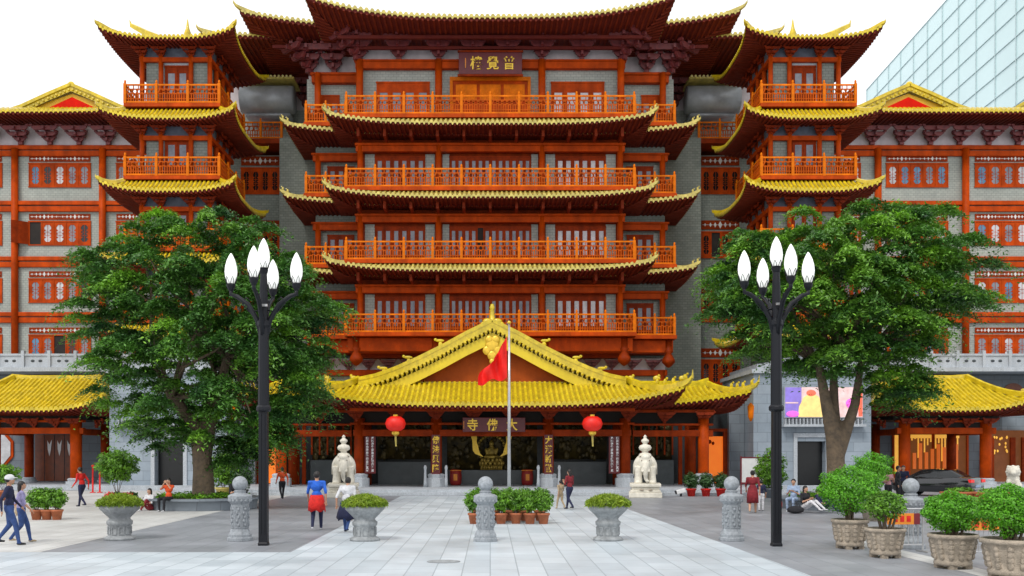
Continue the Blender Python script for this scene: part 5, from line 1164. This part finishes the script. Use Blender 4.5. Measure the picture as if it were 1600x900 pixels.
x = gx(1064, 51.3); t = thing('floodlight', 'small white floodlight lying on the paving right of the elephant', 'floodlight', (x, 51.3, 0)); b = MB(); b.bar((x-.25, 51.3, .22), (x+.22, 51.3, .34), .3, .22); soft(b.build('housing', 'white', t), .03); b = MB(); b.box(x-.05, x+.05, 51.25, 51.35, 0, .2); b.bar((x-.30, 51.3, .205), (x-.24, 51.3, .225), .26, .18); b.build('stand', 'metal_black', t)
def barrier(lab, px, d, w_, rz):
    t = thing('crowd_barrier', lab, 'barrier', (0, 0, 0), 'grey steel barriers with orange panels'); b = MB()
    for x in (-w_/2, w_/2): b.tube([(x, 0, 0), (x, 0, 1.02)], .022, 8); b.box(x-.03, x+.03, -.25, .25, 0, .03)
    b.tube([(-w_/2, 0, 1.02), (w_/2, 0, 1.02)], .022, 8); b.tube([(-w_/2, 0, .18), (w_/2, 0, .18)], .016, 8); b.build('frame', 'steel', t)
    n = int(w_/.11); b = MB()
    for k in range(1, n): x = -w_/2+w_*k/n; b.tube([(x, 0, .18), (x, 0, 1.02)], .010, 6)
    b.build('bars', 'steel', t); b = MB(); b.cur = 0; b.box(-w_/2+.05, w_/2-.25, -.05, -.025, .66, .92); b.cur = 1; b.box(w_/2-.249, w_/2-.1, -.052, -.025, .66, .92); b.cur = 2
    for k in range(3): b.box(-w_/2+.2+k*.16, -w_/2+.3+k*.16, -.056, -.051, .72, .86)
    b.build('panel', ['orange_panel', 'maroon', 'cloth_red'], t); t.location = (gx(px, d), d, 0); t.rotation_euler = (0, 0, rz)
barrier('steel barrier with an orange panel behind the second stone pot', 1412, 22.6, .95, .1); barrier('steel barrier with an orange panel between the third and fourth stone pots', 1545, 20.9, 1.1, .05)
# ------------------------------------------------------------------ car
def car(lab, x, y, yaw):
    t = thing('parked_car', lab, 'car', (0, 0, 0))
    # side profile stations: y (rear negative), body top, half width
    st = [(-2.25, .86, .70), (-2.15, 1.0, .82), (-1.6, 1.06, .88), (-.6, 1.0, .90), (.8, .98, .90), (1.2, .95, .89), (1.9, .82, .84), (2.25, .66, .70)]
    b = MB(); vs = []
    for yy, zt_, hw in st:
        zb = .24 if abs(yy) < 2.1 else .36
        for X, Z in ((-hw*.92, zb), (-hw, zb+.2), (-hw, zt_-.18), (-hw*.9, zt_-.03), (-hw*.5, zt_+.02), (hw*.5, zt_+.02), (hw*.9, zt_-.03), (hw, zt_-.18), (hw, zb+.2), (hw*.92, zb)): vs.append((X, yy, Z))
    m_ = 10; b.add(vs, [(i*m_+k, i*m_+(k+1) % m_, (i+1)*m_+(k+1) % m_, (i+1)*m_+k) for i in range(len(st)-1) for k in range(m_)]+[tuple(range(m_-1, -1, -1)), tuple((len(st)-1)*m_+k for k in range(m_))])
    body = b.build('body', 'car_paint', t, True); soft(body, .03)
    b = MB(); rf = [(-1.75, .98, .72), (-1.0, 1.40, .60), (-.2, 1.46, .60), (.5, 1.40, .60), (1.3, .98, .74)]; vs = []
    for yy, z, hw in rf: vs += [(-hw-.06*(z > 1.2), yy, .97 if z < 1 else z-.3), (-hw, yy, z), (hw, yy, z), (hw+.06*(z > 1.2), yy, .97 if z < 1 else z-.3)]
    for yy, z, hw in rf: vs += [(-.82, yy, .96), (.82, yy, .96)]
    f = []
    for i in range(4):
        a = i*4; c = a+4; f += [(a+1, a+2, c+2, c+1), (a, a+1, c+1, c), (a+2, a+3, c+3, c+2), (20+i*2, a, c, 22+i*2), (a+3, 21+i*2, 23+i*2, c+3)]
    b.add(vs, f); b.build('cabin_glass', 'glass_dark', t, True)
    b = MB(); b.add([(-.6, -1.0, 1.41), (.6, -1.0, 1.41), (.62, -.2, 1.475), (-.62, -.2, 1.475), (.6, .5, 1.41), (-.6, .5, 1.41)], [(0, 1, 2, 3), (3, 2, 4, 5)]); r_ = b.build('roof', 'car_paint', t)
    for q in (-1, 1):
        for yy in (-1.4, 1.4):
            b = MB(); b.lathe([(.32, -.11), (.34, -.08), (.34, .08), (.32, .11)], (0, 0, 0), 20); w_ = b.build('wheel', 'rubber', t, True); w_.rotation_euler = (0, PI/2, 0); w_.location = (q*.80, yy, .34)
            b = MB(); b.lathe([(.20, -.125), (.20, .125)], (0, 0, 0), 12); b.build('rim', 'steel', w_, True)
        b = MB(); b.box(min(q*.42, q*.80), max(q*.42, q*.80), -2.27, -2.12, .78, .94); b.build('tail_light', 'tail_light', t)
        b = MB(); b.cbox((q*.98, .75, 1.02), .18, .1, .12); b.build('side_mirror', 'car_paint', t)
    b = MB(); b.box(-.26, .26, -2.29, -2.25, .52, .66); b.build('number_plate', 'cloth_lightblue', t); b = MB(); b.box(-.7, .7, -2.285, -2.2, .42, .47); b.build('bumper_trim', 'steel', t)
    t.location = (x, y, 0); t.rotation_euler = (0, 0, yaw)
car('black saloon car with red tail lights parked before the lit shop windows', gx(1462, 52), 52, math.radians(38))
# ------------------------------------------------------------------ people
def person(label, x, y, yaw, H=1.68, pose='stand', top='cloth_white', bottom='cloth_jeans', shoe='cloth_black', sleeve='short', hair='short', z=0, arms=None, ph=1, legskin=False, lean=0, hat=None):
    J = dict(pel=(0, 0, .53), wst=(0, 0, .61), che=(0, .0, .745), nec=(0, 0, .835), hd=(0, .012, .925))
    L = {}
    for q, s in ((-1, 'l'), (1, 'r')):
        L['sh'+s] = (q*.105, 0, .808); L['el'+s] = (q*.14, -.01, .635); L['wr'+s] = (q*.145, .04, .50)
        L['hp'+s] = (q*.05, 0, .52); L['kn'+s] = (q*.055, .01, .285); L['an'+s] = (q*.055, 0, .045)
    if pose == 'walk':
        a, b_ = ('l', 'r') if ph > 0 else ('r', 'l')
        L['kn'+a] = (L['kn'+a][0], .085, .295); L['an'+a] = (L['an'+a][0], .125, .048); L['kn'+b_] = (L['kn'+b_][0], .0, .285); L['an'+b_] = (L['an'+b_][0], -.14, .085)
        L['el'+b_] = (L['el'+b_][0], .035, .64); L['wr'+b_] = (L['wr'+b_][0]*.95, .12, .54); L['el'+a] = (L['el'+a][0], -.07, .645); L['wr'+a] = (L['wr'+a][0], -.06, .50)
    dz = 0
    if pose in ('sit', 'sit_ground', 'sit_out'):
        drop = .53-(.315 if pose == 'sit' else .075); J = {k: (v[0], v[1], v[2]-drop) for k, v in J.items()}
        for s in 'lr':
            for k in ('sh', 'el', 'wr', 'hp'): v = L[k+s]; L[k+s] = (v[0], v[1], v[2]-drop)
            q = -1 if s == 'l' else 1; hz = L['hp'+s][2]
            L['el'+s] = (q*.14, .07, hz+.13); L['wr'+s] = (q*.06, .19, hz+.12)
            if pose == 'sit': L['kn'+s] = (q*.07, .25, .30); L['an'+s] = (q*.06, .24, .045)
            elif pose == 'sit_ground': L['kn'+s] = (q*.09, .17, .26); L['an'+s] = (q*.06, .30, .045)
            else: L['kn'+s] = (q*.07, .22, .20); L['an'+s] = (q*.07, .42, .05)
    if arms == 'up':
        for s in 'lr': q = -1 if s == 'l' else 1; b0 = J['che'][2]; L['el'+s] = (q*.13, .10, b0+.0); L['wr'+s] = (q*.03, .12, b0+.14)
    if arms == 'hold':
        for s in 'lr': q = -1 if s == 'l' else 1; b0 = J['che'][2]; L['el'+s] = (q*.135, .02, b0-.12); L['wr'+s] = (q*.05, .14, b0-.05)
    if lean:
        for k in ('che', 'nec', 'hd'): v = J[k]; J[k] = (v[0], v[1]+lean*(v[2]-J['pel'][2]), v[2]-abs(lean)*.1*(v[2]-J['pel'][2]))
        for s in 'lr':
            for k in ('sh',): v = L[k+s]; L[k+s] = (v[0], v[1]+lean*(v[2]-J['pel'][2]), v[2])
    A = {k: Vector((v[0], -v[1], v[2]))*H for k, v in {**J, **L}.items()}
    b = MB(); R_ = []
    def cap(p, q, r0, r1, tg, fl_=1):
        p = A[p] if isinstance(p, str) else p; q = A[q] if isinstance(q, str) else q; r0 *= H; r1 *= H
        b.tube([p, p.lerp(q, .5), q], [r0, (r0+r1)/2, r1], 10); b.ell(p, r0, r0, r0, 10, 6); b.ell(q, r1, r1, r1, 10, 6); R_.append((p, q, (r0+r1)/2, tg))
    def el(c, rx, ry, rz, tg): b.ell(c, rx*H, ry*H, rz*H, 12, 8); R_.append((c, c, (rx+ry+rz)/3*H, tg))
    el(A['pel'], .088, .062, .075, 'bottom'); cap('pel', 'wst', .066, .062, 'top'); el(A['wst'], .078, .055, .07, 'top'); el(A['che'], .098, .064, .095, 'top')
    cap(A['shl'], A['shr'], .036, .036, 'top'); cap('nec', 'hd', .028, .028, 'skin')
    hd = A['hd']; el(hd, .044, .052, .066, 'skin'); el(hd+Vector((0, -.052, -.008))*H, .008, .012, .014, 'skin'); el(hd+Vector((0, -.035, -.038))*H, .022, .018, .018, 'skin')
    for q in (-1, 1): el(hd+Vector((q*.045, .004, 0))*H, .006, .011, .016, 'skin')
    for s in 'lr':
        cap('sh'+s, 'el'+s, .031, .024, 'top' if sleeve != 'none' else 'skin'); cap('el'+s, 'wr'+s, .023, .016, 'top' if sleeve == 'long' else 'skin')
        cap('hp'+s, 'kn'+s, .056, .037, 'skin' if legskin else 'bottom'); cap('kn'+s, 'an'+s, .036, .023, 'skin' if legskin else 'bottom')
        an = A['an'+s]; f_ = Vector((0, -1, 0))*H; cap(an+Vector((0, .01, -.022))*H, an+f_*.075+Vector((0, 0, -.028*H)), .022, .016, 'shoe')
        w_ = A['wr'+s]; dr = (w_-A['el'+s]).normalized(); c = w_+dr*.03*H; el(c, .018, .018, .026, 'skin')
    me = voxel(b, .019 if H > 1.2 else .015, 2)
    tags = ['top', 'bottom', 'skin', 'shoe']; cen = np.zeros(len(me.polygons)*3); me.polygons.foreach_get('center', cen); cen = cen.reshape(-1, 3); best = np.full(len(cen), 1e9); idx = np.zeros(len(cen), dtype=np.int32)
    for p, q, r, tg in R_:
        p = np.array(p); q = np.array(q); d = q-p; l2 = d@d; u = np.clip(((cen-p)@d)/l2, 0, 1) if l2 > 1e-9 else np.zeros(len(cen)); ds = np.linalg.norm(cen-(p+u[:, None]*d), axis=1)-r
        k = ds < best; best[k] = ds[k]; idx[k] = tags.index(tg)
    # fingers appended to the same mesh
    fb = MB()
    for s, q in (('l', -1), ('r', 1)):
        w_ = A['wr'+s]; dr = (w_-A['el'+s]).normalized(); sd_ = dr.cross(Vector((0, -1, 0.01))).normalized(); nm = dr.cross(sd_)
        for k in range(4):
            o0 = w_+dr*.045*H+sd_*(k-1.5)*.0095*H; ln = (.036, .042, .040, .030)[k]*H
            fb.tube([o0, o0+dr*ln*.5+nm*ln*.08, o0+dr*ln*.9+nm*ln*.3], [.0052*H, .0048*H, .0036*H], 6)
        o0 = w_+dr*.018*H+sd_*q*.012*H; fb.tube([o0, o0+sd_*q*.016*H+dr*.014*H, o0+sd_*q*.018*H+dr*.032*H], [.0062*H, .0055*H, .004*H], 6)
    V = [tuple(v.co) for v in me.vertices]; Fc = [tuple(p.vertices) for p in me.polygons]; n0 = len(V)
    m2 = bpy.data.meshes.new('body'); m2.from_pydata(V+fb.v, [], Fc+[tuple(i+n0 for i in f) for f in fb.f])
    for k in (top, bottom, 'skin', shoe): m2.materials.append(M[k])
    m2.polygons.foreach_set('material_index', list(idx)+[2]*len(fb.f)); m2.polygons.foreach_set('use_smooth', [True]*len(m2.polygons)); m2.update(); bpy.data.meshes.remove(me)
    t = thing('person', label, 'person', (0, 0, 0)); o = bpy.data.objects.new('body', m2); COL.objects.link(o); o.parent = t
    hb = MB(); hb.ell(hd+Vector((0, .010, .014))*H, .051*H, .055*H, .064*H, 16, 12)
    if hair == 'long': hb.ell(hd+Vector((0, .035, -.04))*H, .045*H, .03*H, .09*H, 12, 10)
    if hair == 'bun': hb.ell(hd+Vector((0, .05, .045))*H, .025*H, .025*H, .025*H, 10, 8)
    hm = voxel(hb, .015, 1); import bmesh as _b; bm = _b.new(); bm.from_mesh(hm); cut = [v for v in bm.verts if v.co.y < hd.y-.018*H and v.co.z < hd.z+.022*H]; _b.ops.delete(bm, geom=cut, context='VERTS'); bm.to_mesh(hm); bm.free()
    hm.materials.append(M['hair']); ho = bpy.data.objects.new('hair', hm); COL.objects.link(ho); ho.parent = t
    fm = MB()
    for q in (-1, 1): fm.ell(hd+Vector((q*.017, -.047, .008))*H, .006*H, .004*H, .0035*H, 6, 4)
    fm.build('eyes', 'hair', o, local=True)
    if hat: hb = MB(); hb.ell(hd+Vector((0, .005, .03))*H, .058*H, .062*H, .052*H, 16, 10); hb.ell(hd+Vector((0, -.06, .03))*H, .04*H, .035*H, .006*H); hb.build('cap', hat, t, True)
    t.location = (x, y, z); t.rotation_euler = (0, 0, yaw); t.scale = (1.14, 1.14, 1.04); return t, A, H
def skirt(P, m, z0, z1, r0, r1, name='skirt', n=20, hem=.0):
    t, A, H = P; b = MB(); vs = []; pts = [(r1, z1), ((r0+r1)/2+.01, (z0+z1)/2), (r0, z0)]
    for i, (r, z) in enumerate(pts):
        for k in range(n): a = 2*PI*k/n; rr = r*(1+.07*math.sin(k*2.5)*(i > 0)); vs.append((rr*math.cos(a)*H, rr*.78*math.sin(a)*H, (z+hem*math.sin(k*1.7)*(i == 2))*H))
    b.add(vs, [(i*n+k, i*n+(k+1) % n, (i+1)*n+(k+1) % n, (i+1)*n+k) for i in range(2) for k in range(n)]); o = b.build(name, m, t, True, local=True); o.modifiers.new('s', 'SOLIDIFY').thickness = .015
def carried(name, lab, cat, P, off, r, m):
    """a bag held or worn, built at its own place in the world"""
    t, A, H = P; c = Vector((t.location)); v = Vector(off); v.rotate(Matrix.Rotation(t.rotation_euler[2], 3, 'Z')); c = c+v
    q = MB(); q.ell((0, 0, 0), r[0], r[1], r[2], 14, 10); q.ell((0, 0, -r[2]*.35), r[0]*.95, r[1]*1.1, r[2]*.6, 14, 8); me = voxel(q, .03, 2); me.materials.append(M[m])
    e = thing(name, lab, cat, c); o = bpy.data.objects.new('pouch', me); COL.objects.link(o); o.parent = e
    s_ = MB(); s_.tube([(-r[0]*.5, 0, r[2]*.8), (-r[0]*.4, 0, r[2]*1.5), (r[0]*.4, 0, r[2]*1.5), (r[0]*.5, 0, r[2]*.8)], .014, 6); s_.build('strap', m, e, local=True); e.rotation_euler = (0, 0, t.rotation_euler[2])
A_ = PI   # facing away from the camera
def at(px, py): d = gd(py); return gx(px, d), d
x, y = at(495, 829); P = person('man in a blue T-shirt with a red jacket tied round his waist', x, y, A_+.1, 1.72, 'walk', 'cloth_blue', 'cloth_navy', 'cloth_white'); skirt(P, 'cloth_red', .33, .60, .125, .088, 'tied_jacket', hem=.02)
x, y = at(541, 832); P = person('person in a white top walking beside the middle-left urn with a dark bag', x, y, A_-.15, 1.58, 'walk', 'cloth_white', 'cloth_jeans', 'cloth_black', ph=-1, lean=.25); skirt(P, 'cloth_navy', .24, .5, .15, .088, 'long_coat_tail', hem=.03)
x, y = at(14, 852); person('person in a white cap and navy shirt walking at the left edge', x, y, PI/2+.3, 1.72, 'walk', 'cloth_navy', 'cloth_jeans', 'cloth_black', hat='cloth_white', sleeve='long')
x, y = at(33, 848); P = person('person in a lilac top and jeans beside the white capped walker', x, y, PI/2+.5, 1.55, 'walk', 'cloth_lilac', 'cloth_jeans', 'cloth_beige', ph=-1, hair='long'); carried('shoulder_bag', 'brown shoulder bag carried by the lilac dressed walker at the left edge', 'bag', P, (.2, .05, .85), (.14, .09, .17), 'cloth_beige')
x, y = at(128, 792); person('person in a bright red jacket and dark trousers striding past the left portico', x, y, -PI/2-.3, 1.66, 'walk', 'cloth_red', 'cloth_navy', 'cloth_black', sleeve='long', lean=.12)
x, y = at(441, 780); person('child in an orange shirt and black trousers behind the left street lamp', x, y, A_+.5, 1.55, 'walk', 'cloth_orange', 'cloth_black', 'cloth_black', sleeve='long')
x, y = at(890, 796); person('woman in a red top and dark trousers holding something, right of the potted shrubs', x, y, A_+.8, 1.6, 'walk', 'cloth_maroon', 'cloth_navy', 'cloth_black', arms='hold', hair='long')
x, y = at(880, 795); person('small child in beige clothes walking next to the woman in the red top', x-.1, y+.1, A_+.6, 1.15, 'walk', 'cloth_beige', 'cloth_beige', 'cloth_beige', ph=-1)
x, y = at(1176, 802); P = person('woman in a dark red knee length dress near the white notice board', x, y, A_-.3, 1.6, 'walk', 'cloth_maroon', 'cloth_maroon', 'cloth_beige', legskin=True, hair='bun'); skirt(P, 'cloth_maroon', .24, .60, .115, .085, 'dress_skirt')
x, y = at(1196, 800); person('child in navy and white partly hidden behind the right street lamp', x, y+.6, A_, 1.2, 'stand', 'cloth_navy', 'cloth_white', 'cloth_black')
carried('red_bag', 'red backpack standing behind the right street lamp', 'bag', P, (-.9, -.3, .35), (.2, .14, .32), 'cloth_red')
# seated on the kerbs of the tree planters
def on_planter(cx, ang, **k): r = 2.28; X = cx+r*math.sin(ang); Y = dl-r*math.cos(ang); return X, Y, ang
X, Y, a = on_planter(xl, -1.25); P = person('woman in black and white with long dark hair sitting low beside the planter', gx(234, 38.9), 38.9, -.5, 1.6, 'sit_ground', 'cloth_white', 'cloth_maroon', 'cloth_white', hair='long', z=.0)
X, Y, a = on_planter(xl, -.33); person('person in an orange top sitting on the planter kerb, hands at the face', X, Y, a, 1.62, 'sit', 'cloth_orange', 'cloth_black', 'cloth_white', arms='up', z=.0)
X, Y, a = on_planter(xl, .85); person('person in dark clothes sitting on the left planter behind the bollard', X, Y, a, 1.62, 'sit', 'cloth_black', 'cloth_black', 'cloth_red', arms='hold')
x, y = at(367, 775); person('person in a teal shirt standing behind the left tree', x, y, A_, 1.55, 'stand', 'cloth_teal', 'cloth_black')
X, Y, a = on_planter(xr, -1.0); person('person in a light blue shirt sitting on the right planter kerb', gx(1240, 38.2), 38.2, -.6, 1.6, 'sit', 'cloth_lightblue', 'cloth_lightblue', 'cloth_white', arms='hold')
person('woman in white trousers sitting with her legs stretched out by the right planter', gx(1258, 37.4), 37.4, .55, 1.66, 'sit_out', 'cloth_black', 'cloth_white', 'cloth_white', arms='hold', z=.12, hair='long')
person('person in navy clothes sitting low beside the woman in white trousers', gx(1283, 37.6), 37.6, .7, 1.62, 'sit_out', 'cloth_navy', 'cloth_navy', 'cloth_navy', z=.05, lean=-.2)
carried('black_bag', 'large black bag on the ground beside the people at the right planter', 'bag', P, (0, 0, 0), (.34, .2, .15), 'cloth_black')
bpy.data.objects['black_bag'].location = (gx(1243, 36.9), 36.9, .15); bpy.data.objects['black_bag'].rotation_euler = (0, 0, 0)
x, y = at(1388, 790); person('person in a pink patterned top behind the tall clipped shrub', x, y, .3, 1.6, 'stand', 'cloth_pink', 'cloth_black', hair='long', arms='hold')
x, y = at(1403, 787); person('person in black standing left of the parked car', x, y, .9, 1.68, 'stand', 'cloth_black', 'cloth_black', sleeve='long')
x, y = at(1411, 783); person('person with bare head in dark blue nearest the parked car', x+.1, y+.2, -.6, 1.66, 'stand', 'cloth_navy', 'cloth_black')
